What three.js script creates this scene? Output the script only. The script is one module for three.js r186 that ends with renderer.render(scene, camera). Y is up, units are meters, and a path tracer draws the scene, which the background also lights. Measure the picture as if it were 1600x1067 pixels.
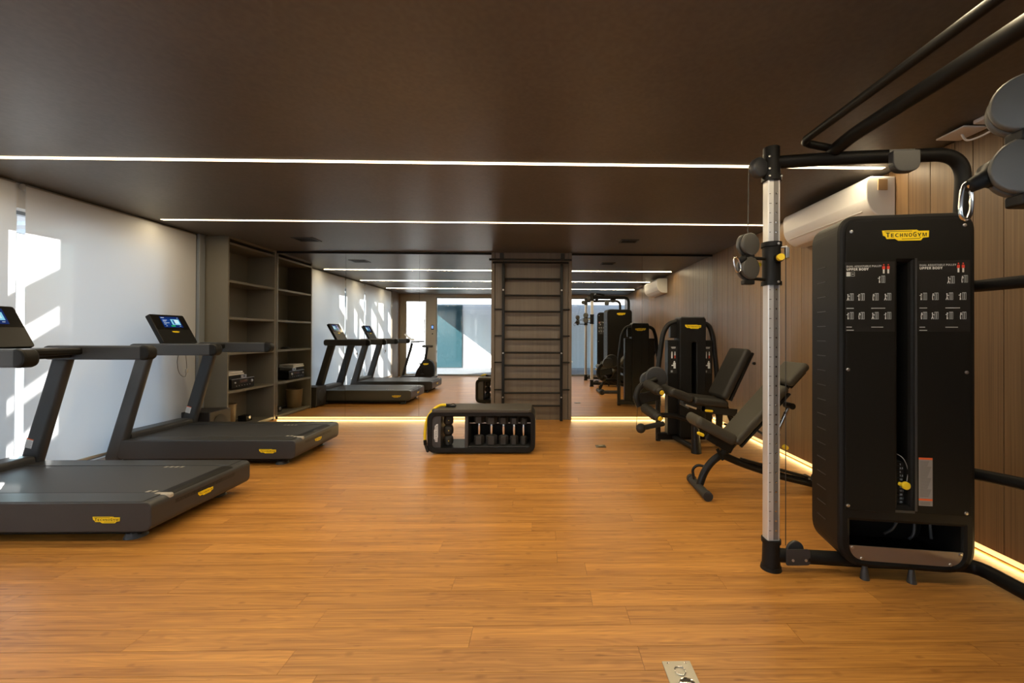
import * as THREE from 'three';
import { RoundedBoxGeometry } from 'three/addons/geometries/RoundedBoxGeometry.js';
import { mergeGeometries } from 'three/addons/utils/BufferGeometryUtils.js';
import { RectAreaLightUniformsLib } from 'three/addons/lights/RectAreaLightUniformsLib.js';
import { Sky } from 'three/addons/objects/Sky.js';

// ---------------------------------------------------------------- camera, sky, sun, exposure
// Room frame: x to the right, y up, depth D into the room (three.js z = -D). The camera stands at x = 0, D = 0.
const scene = new THREE.Scene();
const camera = new THREE.PerspectiveCamera(2 * Math.atan(533.5 / 650) * 180 / Math.PI, 1600 / 1067, 0.05, 200);
camera.position.set(0, 1.27, 0);
camera.rotation.set(0.0053, -0.0203, 0.004, 'YXZ');
camera.setViewOffset(1600, 1067, -58.3, 13.7, 1600, 1067);
const renderer = new THREE.WebGLRenderer({ antialias: true });
renderer.toneMapping = THREE.LinearToneMapping;
renderer.toneMappingExposure = 1.0;
renderer.shadowMap.enabled = true;
RectAreaLightUniformsLib.init();

const SUN = new THREE.Vector3(-1, 0.75, -1.0).normalize();        // towards the sun: outside the window wall, from the far end
const sky = new Sky(); sky.scale.setScalar(100);
sky.material.uniforms.sunPosition.value.copy(SUN);
sky.material.uniforms.turbidity.value = 3; sky.material.uniforms.rayleigh.value = 2.8;
sky.material.uniforms.mieCoefficient.value = 0.004; sky.material.uniforms.mieDirectionalG.value = 0.8;
sky.name = 'sky'; scene.add(sky);
scene.environmentIntensity = 0.62;
const sun = new THREE.DirectionalLight(new THREE.Color(1, 0.96, 0.90), 30);
sun.position.copy(SUN).multiplyScalar(30); sun.castShadow = true; sun.shadow.mapSize.set(2048, 2048);
Object.assign(sun.shadow.camera, { left: -14, right: 14, top: 14, bottom: -14, near: 1, far: 70 });
sun.name = 'sun'; scene.add(sun, sun.target);

const LED = new THREE.Color(1, 0.79, 0.49);
function areaLight(name, w, h, pos, dir, power, parent = scene, color = LED) {   // rectangular lamp at pos shining along dir
  const l = new THREE.RectAreaLight(color, power, w, h); l.name = name;
  l.position.copy(pos); l.lookAt(pos.clone().add(dir)); parent.add(l); return l;
}

// ---------------------------------------------------------------- helpers
const XL = -4.36, XR = 2.6, DB = 6.26, DR = -0.30, HC = 2.5, BLIND = -4.22;
const V = (x, y, d) => new THREE.Vector3(x, y, -d);
let seed = 7;
const rnd = () => { seed = (seed * 1664525 + 1013904223) >>> 0; return seed / 4294967296; };
const names = {};
const numbered = (n) => { const k = names[n] = (names[n] ?? -1) + 1; return k ? n + '_' + String(k).padStart(3, '0') : n; };
function clean(g) {
  g = g.index ? g.toNonIndexed() : g;
  for (const k of Object.keys(g.attributes)) if (!['position', 'normal', 'uv'].includes(k)) g.deleteAttribute(k);
  return g;
}
const merge = (...gs) => { gs = gs.flat(); return gs.length > 1 ? mergeGeometries(gs.map(clean)) : gs[0]; };
function shade(m) { m.castShadow = m.receiveShadow = true; return m; }
function thing(name, label, category, base = [0, 0, 0], group) {    // base = [x, y, D]
  const o = new THREE.Group(); o.name = numbered(name); o.position.copy(V(...base)); scene.add(o);
  o.userData = { label, category }; if (group) o.userData.group = group;
  return o;
}
function part(root, name, geo, mat, label) {                         // geometry in room coordinates, becomes a child of root
  const origin = new THREE.Vector3(); for (let p = root; p && p !== scene; p = p.parent) origin.add(p.position);
  const g = merge(geo).clone(); g.translate(-origin.x, -origin.y, -origin.z);
  const m = shade(new THREE.Mesh(g, mat)); m.name = name; if (label) m.userData.label = label;
  root.add(m); return m;
}
function single(name, label, category, geo, mat, group) {            // a thing that is one mesh
  const m = shade(new THREE.Mesh(merge(geo), mat)); m.name = numbered(name); m.userData = { label, category };
  if (group) m.userData.group = group; scene.add(m); return m;
}
function struct(name, geo, mat, label, category) {
  const m = shade(new THREE.Mesh(merge(geo), mat)); m.name = name; m.userData = { kind: 'structure', label, category }; scene.add(m); return m;
}
// box given by its limits in room coordinates
const bx = (x0, x1, y0, y1, d0, d1, r = 0, s = 2) => {
  const w = Math.abs(x1 - x0), h = Math.abs(y1 - y0), d = Math.abs(d1 - d0);
  const g = r ? new RoundedBoxGeometry(w, h, d, s, Math.min(r, w / 2.02, h / 2.02, d / 2.02)) : new THREE.BoxGeometry(w, h, d);
  return g.translate((x0 + x1) / 2, (y0 + y1) / 2, -(d0 + d1) / 2);
};
function between(g, a, b) {                                          // lays a geometry built along +y, centred, from a to b
  const dir = b.clone().sub(a), q = new THREE.Quaternion().setFromUnitVectors(new THREE.Vector3(0, 1, 0), dir.clone().normalize());
  return g.applyQuaternion(q).translate((a.x + b.x) / 2, (a.y + b.y) / 2, (a.z + b.z) / 2);
}
const cyl = (a, b, r, r2 = r, n = 20) => between(new THREE.CylinderGeometry(r2, r, a.distanceTo(b), n), a, b);
const capsule = (a, b, r) => between(new THREE.CapsuleGeometry(r, Math.max(0.001, a.distanceTo(b) - 2 * r), 5, 14), a, b);
// slab whose long side runs a -> b and whose width runs along D
function slab(a, b, thick, width, r = 0.02, s = 3) {
  const L = a.distanceTo(b), ex = b.clone().sub(a).normalize(), ez = new THREE.Vector3(0, 0, 1), ey = ez.clone().cross(ex).normalize();
  const g = new RoundedBoxGeometry(L, thick, width, s, Math.min(r, thick / 2.02, width / 2.02, L / 2.02));
  return g.applyMatrix4(new THREE.Matrix4().makeBasis(ex, ey, ez)).translate((a.x + b.x) / 2, (a.y + b.y) / 2, (a.z + b.z) / 2);
}
function path(pts, bend) {
  const c = new THREE.CurvePath(); let last = pts[0];
  for (let i = 1; i < pts.length - 1; i++) {
    const p = pts[i], l0 = p.distanceTo(pts[i - 1]), l1 = p.distanceTo(pts[i + 1]), k = Math.min(bend, l0 * 0.48, l1 * 0.48);
    const a = p.clone().lerp(pts[i - 1], k / l0), b = p.clone().lerp(pts[i + 1], k / l1);
    if (last.distanceTo(a) > 1e-4) c.add(new THREE.LineCurve3(last, a)); c.add(new THREE.QuadraticBezierCurve3(a, p, b)); last = b;
  }
  c.add(new THREE.LineCurve3(last, pts[pts.length - 1])); return c;
}
function pipe(pts, r, bend = 0.08, n = 12, seg) {                    // bent tube with closed ends
  const c = pts.length > 2 ? path(pts, bend) : new THREE.LineCurve3(...pts), k = seg ?? (pts.length > 2 ? pts.length * 12 : 2);
  const ends = [0, 1].map((t) => { const g = new THREE.CircleGeometry(r, n), tan = c.getTangent(t).multiplyScalar(t ? 1 : -1);
    return g.applyQuaternion(new THREE.Quaternion().setFromUnitVectors(new THREE.Vector3(0, 0, 1), tan)).translate(...c.getPoint(t).toArray()); });
  return merge(new THREE.TubeGeometry(c, k, r, n), ...ends);
}
const wire = (pts, r, seg = 40) => new THREE.TubeGeometry(new THREE.CatmullRomCurve3(pts), seg, r, 6);
function rr(w, h, r, x = 0, y = 0, S = THREE.Shape) {                // rounded rectangle centred at x, y; r = one or [bl, br, tr, tl]
  const [a, b, c, d] = Array.isArray(r) ? r : [r, r, r, r], s = new S(), X0 = x - w / 2, X1 = x + w / 2, Y0 = y - h / 2, Y1 = y + h / 2;
  s.moveTo(X0 + a, Y0); s.lineTo(X1 - b, Y0); s.quadraticCurveTo(X1, Y0, X1, Y0 + b); s.lineTo(X1, Y1 - c); s.quadraticCurveTo(X1, Y1, X1 - c, Y1);
  s.lineTo(X0 + d, Y1); s.quadraticCurveTo(X0, Y1, X0, Y1 - d); s.lineTo(X0, Y0 + a); s.quadraticCurveTo(X0, Y0, X0 + a, Y0); return s;
}
const ext = (shape, depth, bevel = 0, n = 8) => new THREE.ExtrudeGeometry(shape, { depth, bevelEnabled: bevel > 0, bevelThickness: bevel, bevelSize: bevel, bevelSegments: 2, curveSegments: n });
// place a geometry made in the xy plane (front = +z): origin at room point, front turned by yaw (0 = towards the camera end, + turns to the right)
const put = (g, x, y, d, yaw = 0, tilt = 0, roll = 0) => g.applyMatrix4(new THREE.Matrix4().makeRotationFromEuler(new THREE.Euler(tilt, yaw, roll, 'YXZ'))).translate(x, y, -d);
const disc = (r, t, n = 28, bevel = 0.004) => { const p = [[0, -t / 2], [r - bevel, -t / 2], [r, -t / 2 + bevel], [r, t / 2 - bevel], [r - bevel, t / 2], [0, t / 2]].map((q) => new THREE.Vector2(...q));
  return new THREE.LatheGeometry(p, n).rotateX(Math.PI / 2); };      // disc facing +z

// ---------------------------------------------------------------- textures
function noise2(w, h, sx, sy, oct = 4, s0 = 1) {                     // tileable value noise, sx by sy cells at the coarsest octave
  const out = new Float32Array(w * h); let amp = 1, tot = 0, keep = seed; seed = s0 * 7919 + 13;
  for (let o = 0; o < oct; o++) {
    const gx = Math.min(w, sx << o), gy = Math.min(h, sy << o), g = Float32Array.from({ length: gx * gy }, rnd);
    for (let y = 0; y < h; y++) for (let x = 0; x < w; x++) {
      const u = x / w * gx, v = y / h * gy, i = Math.floor(u), j = Math.floor(v), a = u - i, b = v - j, A = a * a * (3 - 2 * a), B = b * b * (3 - 2 * b);
      const q = (p, r) => g[((r + gy) % gy) * gx + (p + gx) % gx];
      out[y * w + x] += amp * ((q(i, j) * (1 - A) + q(i + 1, j) * A) * (1 - B) + (q(i, j + 1) * (1 - A) + q(i + 1, j + 1) * A) * B);
    }
    tot += amp; amp *= 0.55;
  }
  seed = keep; for (let i = 0; i < out.length; i++) out[i] /= tot; return out;
}
function tex(w, h, fn, srgb = true) {
  const d = new Uint8Array(w * h * 4);
  for (let y = 0; y < h; y++) for (let x = 0; x < w; x++) { const c = fn(x, y); for (let k = 0; k < 3; k++) d[(y * w + x) * 4 + k] = Math.max(0, Math.min(255, c[k])); d[(y * w + x) * 4 + 3] = 255; }
  const t = new THREE.DataTexture(d, w, h); t.wrapS = t.wrapT = THREE.RepeatWrapping; t.magFilter = THREE.LinearFilter; t.minFilter = THREE.LinearMipmapLinearFilter; t.generateMipmaps = true;
  if (srgb) t.colorSpace = THREE.SRGBColorSpace; t.needsUpdate = true; return t;
}
function canvas(w, h, draw) {
  const c = document.createElement('canvas'); c.width = w; c.height = h; draw(c.getContext('2d'), w, h);
  const t = new THREE.CanvasTexture(c); t.colorSpace = THREE.SRGBColorSpace; t.anisotropy = 8; return t;
}
const std = (color, roughness = 0.5, metalness = 0, more = {}) => new THREE.MeshStandardMaterial({ color: new THREE.Color().setRGB(...(Array.isArray(color) ? color : [color, color, color])), roughness, metalness, ...more });
const phys = (o) => new THREE.MeshPhysicalMaterial(o);
const mixc = (a, b, t) => a.map((v, i) => v + (b[i] - v) * t);

// floor boards: grain along u (1.4 m), across v (0.125 m)
function boardTexture(k, base) {
  const w = 1024, h = 128, fine = noise2(w, h, 6, 40, 3, k + 1), wide = noise2(w, h, 3, 5, 3, k + 11), warp = noise2(w, h, 4, 3, 2, k + 21), knots = noise2(w, h, 18, 8, 2, k + 31);
  return tex(w, h, (x, y) => {
    const i = y * w + x, ring = 0.5 + 0.5 * Math.sin((y / h * 9 + warp[i] * 9) * Math.PI), pore = knots[i] > 0.74 ? (knots[i] - 0.74) * 1.6 : 0;
    const t = 0.5 + (fine[i] - 0.5) * 0.55 + (wide[i] - 0.5) * 0.6 + (ring - 0.5) * 0.12 - pore;
    return mixc([base[0] * 0.72, base[1] * 0.66, base[2] * 0.58], [base[0] * 1.2, base[1] * 1.24, base[2] * 1.26], Math.max(0, Math.min(1, t)));
  });
}
const FLOOR = [[186, 131, 65], [182, 128, 63], [190, 134, 67], [184, 130, 65]].map((b, k) => std(1, 0.34, 0, { map: boardTexture(k, b) }));
// veneered wall panels: fine upright streaks
function veneerTexture(k, base, contrast = 1) {
  const w = 256, h = 1024, fine = noise2(w, h, 64, 5, 2, k + 51), wide = noise2(w, h, 10, 2, 3, k + 61), tone = noise2(w, h, 24, 1, 1, k + 71);
  return tex(w, h, (x, y) => { const i = y * w + x, t = 0.5 + contrast * ((fine[i] - 0.5) * 0.9 + (wide[i] - 0.5) * 0.55 + (tone[i] - 0.5) * 0.4);
    return mixc([base[0] * 0.72, base[1] * 0.70, base[2] * 0.68], [base[0] * 1.22, base[1] * 1.24, base[2] * 1.26], Math.max(0, Math.min(1, t))); });
}
const VENEER = [[120, 94, 64], [114, 89, 61], [125, 98, 67]].map((b, k) => std(1, 0.42, 0, { map: veneerTexture(k, b, 0.6) }));
const TAUPE = std(1, 0.5, 0, { map: veneerTexture(5, [112, 101, 88], 0.22) });
const ceilNoise = noise2(256, 256, 6, 6, 3, 91), weave = noise2(256, 256, 128, 128, 1, 92);
const CEIL = std(1, 0.40, 0, { map: tex(256, 256, (x, y) => { const t = 1 + (ceilNoise[y * 256 + x] - 0.5) * 0.10 + (weave[y * 256 + x] - 0.5) * 0.12; return [88 * t, 84 * t, 79 * t]; }) });
CEIL.map.repeat.set(0.5, 0.5);

const coated = (color, roughness, specularIntensity = 0.45) => phys({ color: new THREE.Color().setRGB(...(Array.isArray(color) ? color : [color, color, color])), roughness, specularIntensity });   // matt paint and moulded plastic
const M = {
  black: coated(0.007, 0.5), gloss: std(0.008, 0.12), graphite: coated([0.036, 0.038, 0.041], 0.40, 0.9), steel: coated(0.010, 0.4),
  rubber: std(0.024, 0.65), pad: coated([0.020, 0.019, 0.016], 0.55, 0.7), padOlive: coated([0.05, 0.046, 0.034], 0.55, 0.7), belt: std([0.034, 0.036, 0.040], 0.5), chrome: std(0.75, 0.12, 1), silver: std(0.55, 0.32, 1),
  alu: std([0.66, 0.66, 0.67], 0.35, 0.5), yellow: std([0.86, 0.62, 0.02], 0.4), white: std(0.72, 0.35), paper: std(0.6, 0.7), orange: std([0.7, 0.16, 0.04], 0.6),
  wall: std([0.62, 0.60, 0.56], 0.8), outer: std([0.60, 0.60, 0.60], 0.9), frame: std([0.23, 0.25, 0.27], 0.4, 0.3), tan: std([0.36, 0.34, 0.30], 0.5), cable: std(0.03, 0.5), brown: std([0.16, 0.10, 0.05], 0.5),
  mirror: std([0.86, 0.88, 0.87], 0.0, 1), shelf: std([0.135, 0.125, 0.10], 0.5), dark: std(0.004, 0.8), smoke: std([0.02, 0.02, 0.02], 0.1),
};
const GLASS = phys({ color: 0xffffff, transmission: 1, roughness: 0, thickness: 0, ior: 1.45 });
const CLOTH = phys({ color: new THREE.Color().setRGB(0.60, 0.615, 0.63), transmission: 0.42, roughness: 0.97, thickness: 0, ior: 1.05 });

function drawLogo(ink) {
  return (c, w, h) => {
    c.fillStyle = ink[0]; c.fillRect(0, 0, w, h); c.strokeStyle = c.fillStyle = ink[1]; c.lineWidth = h * 0.045;
    c.beginPath(); c.moveTo(w * 0.05, h * 0.17); c.lineTo(w * 0.64, h * 0.17); c.stroke();
    c.beginPath(); c.moveTo(w * 0.42, h * 0.83); c.lineTo(w * 0.79, h * 0.83); c.lineTo(w * 0.83, h * 0.70); c.stroke();
    c.textBaseline = 'alphabetic'; let x = w * 0.08;
    for (const ch of 'TECHNOGYM') { const big = ch === 'T' || ch === 'G'; c.font = 'bold ' + Math.round(h * (big ? 0.56 : 0.44)) + 'px sans-serif';
      const cw = w * (ch === 'M' ? 0.125 : 0.096); c.save(); c.translate(x, h * 0.66); c.scale(cw * 0.9 / c.measureText(ch).width, 1); c.fillText(ch, 0, 0); c.restore(); x += cw; }
  };
}
const LOGO = std(1, 0.4, 0, { map: canvas(512, 128, drawLogo(['#f2d21a', '#1c1a08'])) });
const LOGOW = std(1, 0.4, 0, { map: canvas(512, 128, drawLogo(['#d8dde2', '#3a3d42'])) });
function badge(w, h, t = 0.003) {                                    // the maker's plate, front = +z
  const s = new THREE.Shape([[0, 0.93], [0.74, 0.93], [0.78, 0.83], [1, 0.83], [0.99, 0.28], [0.87, 0.24], [0.83, 0.02], [0.35, 0.02], [0.28, 0.2], [0.10, 0.2], [0.07, 0.42], [0.02, 0.5]].map(([x, y]) => new THREE.Vector2((x - 0.5) * w, (y - 0.5) * h)));
  const g = ext(s, t), p = g.attributes.position, u = g.attributes.uv;
  for (let i = 0; i < p.count; i++) u.setXY(i, p.getX(i) / w + 0.5, p.getY(i) / h + 0.5);
  return g;
}
const plate = (w, h) => new THREE.PlaneGeometry(w, h);

// ---------------------------------------------------------------- the room: floor, ceiling, walls
{
  const floor = struct('floor', bx(XL - 0.14, XR + 0.1, -0.12, -0.012, DR - 0.1, DB + 0.12), M.rubber, 'floor of long orange-brown wood boards laid across the room', 'floor');
  const PW = 0.125, PL = 1.38, gap = 0.0012, variants = [0, 0.27, 0.55, 0.8].map((o) => { const g = bx(-PL / 2 + gap / 2, PL / 2 - gap / 2, -0.012, 0, -PW / 2 + gap / 2, PW / 2 - gap / 2), u = g.attributes.uv; for (let i = 0; i < u.count; i++) u.setX(i, u.getX(i) + o); return g; });
  let row = 0;
  for (let d = DR; d < DB + 0.02; d += PW, row++) {
    let x = XL - PL * ((row * 0.37 + 0.13 * (row % 3)) % 1);
    for (; x < XR; x += PL) {
      const x0 = Math.max(x, XL), x1 = Math.min(x + PL, XR + 0.04); if (x1 - x0 < 0.02) continue;
      const m = shade(new THREE.Mesh(variants[Math.floor(rnd() * 4)], FLOOR[Math.floor(rnd() * 4)])); m.name = 'board';
      m.position.set((x0 + x1) / 2, 0, -(d + PW / 2)); m.scale.set((x1 - x0) / PL, 1, 1); if (rnd() < 0.5) m.rotation.y = Math.PI; floor.add(m);
    }
  }
}
const STRIPS = [1.41, 2.987, 4.573], SX0 = -4.1, SX1 = 2.5, CH = 0.018;      // three lines of light set into the ceiling
{
  const cuts = [DR - 0.1, ...STRIPS.flatMap((d) => [d - CH, d + CH]), DB + 0.12], gs = [bx(XL - 0.2, XR + 0.2, HC + 0.04, HC + 0.3, DR - 0.15, DB + 0.2)];
  for (let i = 0; i < cuts.length; i += 2) gs.push(bx(XL - 0.1, XR + 0.1, HC, HC + 0.04, cuts[i], cuts[i + 1]));
  for (const d of STRIPS) gs.push(bx(XL - 0.1, SX0, HC, HC + 0.04, d - CH, d + CH), bx(SX1, XR + 0.1, HC, HC + 0.04, d - CH, d + CH));
  for (const g of gs) { const p = g.attributes.position, u = g.attributes.uv; for (let i = 0; i < p.count; i++) u.setXY(i, p.getX(i), p.getZ(i)); }
  struct('ceiling', gs, CEIL, 'dark brown ceiling with three inset lines of light', 'ceiling');
}
const GLOW = std(0.8, 0.5, 0, { emissive: new THREE.Color(1, 0.80, 0.52), emissiveIntensity: 5 });
STRIPS.forEach((d, i) => {
  const t = thing('ceiling_light_strip', ['warm light strip set in the ceiling above the glass entrance wall', 'long warm light strip in the ceiling passing over the nearer treadmill', 'warm light strip in the ceiling next to the two small vents'][i], 'ceiling light', [(SX0 + SX1) / 2, HC - 0.003, d], 'light strips in the ceiling');
  part(t, 'diffuser', bx(SX0, SX1, HC - 0.003, HC + 0.012, d - CH, d + CH), GLOW, 'glowing warm white diffuser');
  areaLight('strip_light', SX1 - SX0, 2 * CH, new THREE.Vector3(0, -0.006, 0), new THREE.Vector3(0, -1, 0), 72, t);
});

// right wall: upright veneered panels standing off the floor, with a light line behind their foot
const FOOT = 0.045;
{
  const w = struct('wall_right', bx(XR + 0.03, XR + 0.2, 0, HC, DR - 0.1, DB + 0.12), M.dark, 'wall clad in upright brown wood veneer panels with dark joints', 'wall');
  let d = DR, k = 0; const widths = [0.165, 0.165, 0.11, 0.165], shapes = {};
  for (; d < DB; k++) {
    const pw = Math.min(widths[k % 4], DB - d); if (pw < 0.01) break;
    const g = shapes[pw.toFixed(3)] ??= bx(-0.0125, 0.0125, FOOT - 1.25, 1.245, -pw / 2 + 0.0015, pw / 2 - 0.0015, 0.0015, 1);
    const m = shade(new THREE.Mesh(g, VENEER[Math.floor(rnd() * 3)])); m.name = 'panel'; m.position.copy(V(XR + 0.0125, 1.25, d + pw / 2)); w.add(m); d += pw;
  }
}
// back wall: mirrors on both sides of a wood-faced bay
const bay = [-0.741, 0.461], CASE = [-3.93, 5.30];                   // bookcase front x, near side D
struct('wall_back', bx(XL - 0.1, XR + 0.2, 0, HC, DB + 0.035, DB + 0.2), M.dark, 'dark wall behind the mirrors', 'wall');
{
  const edges = [CASE[0], -2.91, -1.82, bay[0]], right = [bay[1], 1.527, XR];
  const names2 = ['tall mirror panel beside the bookcase', 'tall mirror panel in the middle of the three left of the wall bars', 'tall mirror panel touching the wall bars on the bookcase side', 'tall mirror panel touching the wall bars on the wood wall side', 'tall mirror panel in the corner by the wood wall'];
  let i = 0; for (const e of [edges, right]) for (let k = 0; k < e.length - 1; k++)
    single('mirror_panel', names2[i++], 'mirror', bx(e[k] + 0.0012, e[k + 1] - 0.0012, FOOT, HC - 0.03, DB, DB + 0.006), M.mirror, 'mirror panels on the back wall');
  struct('trim_1', [bx(CASE[0], bay[0], HC - 0.03, HC, DB - 0.002, DB + 0.035), bx(bay[1], XR, HC - 0.03, HC, DB - 0.002, DB + 0.035)], M.black, 'thin black trim above the mirrors', 'trim');
}
const COVE = std(0.8, 0.5, 0, { emissive: new THREE.Color(1, 0.68, 0.25), emissiveIntensity: 1.3 });
function cove(label, x0, x1, d0, d1, len, dir) {
  const t = thing('floor_light_strip', label, 'floor light', [(x0 + x1) / 2, 0.004, (d0 + d1) / 2], 'light strips at floor level');
  part(t, 'diffuser', bx(x0, x1, 0.008, 0.034, d0, d1), COVE, 'glowing warm diffuser');
  const l = areaLight('cove_light', len, 0.022, V((x0 + x1) / 2, 0.021, (d0 + d1) / 2).sub(t.position).addScaledVector(dir, 0.009), dir.clone().add(new THREE.Vector3(0, -0.25, 0)), 20, t, new THREE.Color(1, 0.68, 0.27)); return l;
}
cove('warm light strip under the mirrors next to the bookcase', CASE[0] + 0.02, bay[0], DB + 0.018, DB + 0.030, bay[0] - CASE[0], new THREE.Vector3(0, 0, 1));
cove('warm light strip under the mirrors next to the wood wall', bay[1], XR, DB + 0.018, DB + 0.030, XR - bay[1], new THREE.Vector3(0, 0, 1));
cove('warm light strip along the foot of the wood panelled wall', XR + 0.012, XR + 0.024, DR, DB, DB - DR, new THREE.Vector3(-1, 0, 0));
// wood-faced bay behind the wall bars
{
  const t = struct('wall_bay', bx(bay[0] + 0.055, bay[1] - 0.055, 0, HC, 6.235, DB + 0.03), TAUPE, 'taupe wood bay between the mirrors behind the wall bars', 'wall');
  part(t, 'side_trim', bx(bay[0], bay[0] + 0.05, 0, HC, 6.215, DB + 0.03, 0.002, 1), TAUPE); part(t, 'side_trim', bx(bay[1] - 0.05, bay[1], 0, HC, 6.215, DB + 0.03, 0.002, 1), TAUPE);
}
// window wall on the left
const WIN = [0.75, 4.75, 0.03, 2.297];
{
  const x0 = XL - 0.14, x1 = XL, w = struct('wall_left', [bx(x0, x1, 0, HC, DR - 0.1, WIN[0]), bx(x0, x1, 0, HC, WIN[1], DB + 0.12), bx(x0, x1, WIN[3], HC, WIN[0], WIN[1]), bx(x0, x1, -0.02, WIN[2], WIN[0], WIN[1])], M.wall, 'pale window wall behind the roller blinds', 'wall');
  struct('wall_left_end', [bx(XL, XL + 0.16, 0, HC, 0.18, 0.68)], TAUPE, 'taupe panel on the wall beside the last roller blind', 'wall');
  struct('wall_left_corner', [bx(XL, XL + 0.05, 0, HC, DR, 0.18)], VENEER[1], 'brown wood panel beside the glass door with two black switches', 'wall');
  const cells = [WIN[0], 1.90, 3.02, WIN[1]];
  for (let i = 0; i < 3; i++) {
    const a = cells[i], b = cells[i + 1], f = 0.03, win = struct('window_' + (i + 1), [bx(x0 + 0.04, x0 + 0.10, WIN[2], WIN[3], a, a + f), bx(x0 + 0.04, x0 + 0.10, WIN[2], WIN[3], b - f, b), bx(x0 + 0.04, x0 + 0.10, WIN[3] - f, WIN[3], a + f, b - f), bx(x0 + 0.04, x0 + 0.10, WIN[2], WIN[2] + f, a + f, b - f)], M.frame, 'tall window behind the roller blind', 'window');
    part(win, 'pane', bx(x0 + 0.066, x0 + 0.072, WIN[2] + f, WIN[3] - f, a + f, b - f), GLASS, 'clear glass');
  }
}
struct('trim_3', bx(XL, BLIND - 0.075, WIN[3], HC, 0.72, 5.17), M.wall, 'pale lintel board behind the tops of the blinds', 'trim');
// roller blinds
[[3.485, 5.17, 'wide white roller blind reaching to the bookcase'], [2.5, 3.425, 'narrow white roller blind between two bright slits'], [0.72, 2.45, 'white roller blind at the entrance end of the window wall']].forEach(([a, b, label]) => {
  const t = thing('roller_blind', label, 'blind', [BLIND, 0.09, (a + b) / 2], 'roller blinds on the window wall');
  part(t, 'fabric', new THREE.PlaneGeometry(b - a, HC - 0.03 - 0.11, 24, 2).rotateY(Math.PI / 2).translate(BLIND, (HC - 0.03 + 0.11) / 2, -(a + b) / 2), CLOTH, 'white translucent cloth');
  part(t, 'bottom_rail', bx(BLIND - 0.012, BLIND + 0.012, 0.09, 0.115, a, b, 0.005), M.tan);
  part(t, 'roller', cyl(V(BLIND - 0.03, HC - 0.035, a), V(BLIND - 0.03, HC - 0.035, b), 0.028), M.tan);
});
single('blind_track', 'grey metal upright between the blind and the bookcase', 'rail', bx(BLIND - 0.02, BLIND + 0.02, 0, HC, 5.20, 5.285, 0.004), M.frame);

// entrance wall at the camera's back: glass door and glazing
{
  const w = struct('wall_entrance', [bx(XL - 0.14, XR + 0.2, 2.42, HC, DR - 0.1, DR), bx(-3.42, -3.22, 0, 2.42, DR - 0.1, DR), bx(XL - 0.14, -4.27, 0, 2.42, DR - 0.1, DR)], M.tan, 'entrance wall of taupe frames around the glass', 'wall');
  const door = struct('door_1', [bx(-4.27, -4.13, 0, 2.42, DR - 0.07, DR - 0.02), bx(-3.54, -3.42, 0, 2.42, DR - 0.07, DR - 0.02), bx(-4.13, -3.54, 2.28, 2.42, DR - 0.07, DR - 0.02), bx(-4.13, -3.54, 0, 0.06, DR - 0.07, DR - 0.02)], M.tan, 'glass entrance door with taupe frame and long bar handle', 'door');
  part(door, 'pane', bx(-4.13, -3.54, 0.06, 2.28, DR - 0.048, DR - 0.042), GLASS, 'clear glass');
  part(door, 'handle', [cyl(V(-3.56, 0.86, DR + 0.03), V(-3.56, 1.74, DR + 0.03), 0.014), cyl(V(-3.56, 0.92, DR + 0.03), V(-3.56, 0.92, DR - 0.03), 0.01), cyl(V(-3.56, 1.68, DR + 0.03), V(-3.56, 1.68, DR - 0.03), 0.01)], M.chrome, 'long chrome bar');
  const edges = [-3.22, -1.3, 0.65, XR + 0.03];
  for (let i = 0; i < 3; i++) {
    const a = edges[i], b = edges[i + 1], win = struct('window_' + (i + 4), [bx(a, b, 0, 0.05, DR - 0.07, DR - 0.02), bx(a, b, 2.38, 2.42, DR - 0.07, DR - 0.02), bx(a, a + 0.03, 0.05, 2.38, DR - 0.07, DR - 0.02), bx(b - 0.03, b, 0.05, 2.38, DR - 0.07, DR - 0.02)], M.frame, 'fixed glazing of the entrance wall', 'window');
    part(win, 'pane', bx(a + 0.03, b - 0.03, 0.05, 2.38, DR - 0.048, DR - 0.042), GLASS, 'clear glass');
  }
  const t = thing('access_reader', 'small access reader with lit blue screen on the door post', 'reader', [-3.32, 1.42, DR + 0.006]);
  part(t, 'body', bx(-3.36, -3.28, 1.42, 1.56, DR, DR + 0.012, 0.004), M.black);
  part(t, 'screen', bx(-3.348, -3.292, 1.45, 1.54, DR + 0.012, DR + 0.0135), std([0.1, 0.2, 0.5], 0.3, 0, { emissive: new THREE.Color(0.2, 0.4, 0.9), emissiveIntensity: 1 }), 'lit blue screen');
  single('door_button', 'round black door button under the access reader', 'button', put(disc(0.02, 0.01), -3.32, 1.29, DR + 0.005), M.black);
  single('wall_switch', 'black switch plate at hand height beside the glass door', 'switch', bx(XL + 0.05, XL + 0.058, 1.30, 1.42, -0.06, 0.02, 0.003), M.black);
  single('wall_switch', 'black socket plate low on the wall beside the glass door', 'socket', bx(XL + 0.05, XL + 0.058, 0.33, 0.45, -0.06, 0.02, 0.003), M.black);
}
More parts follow.
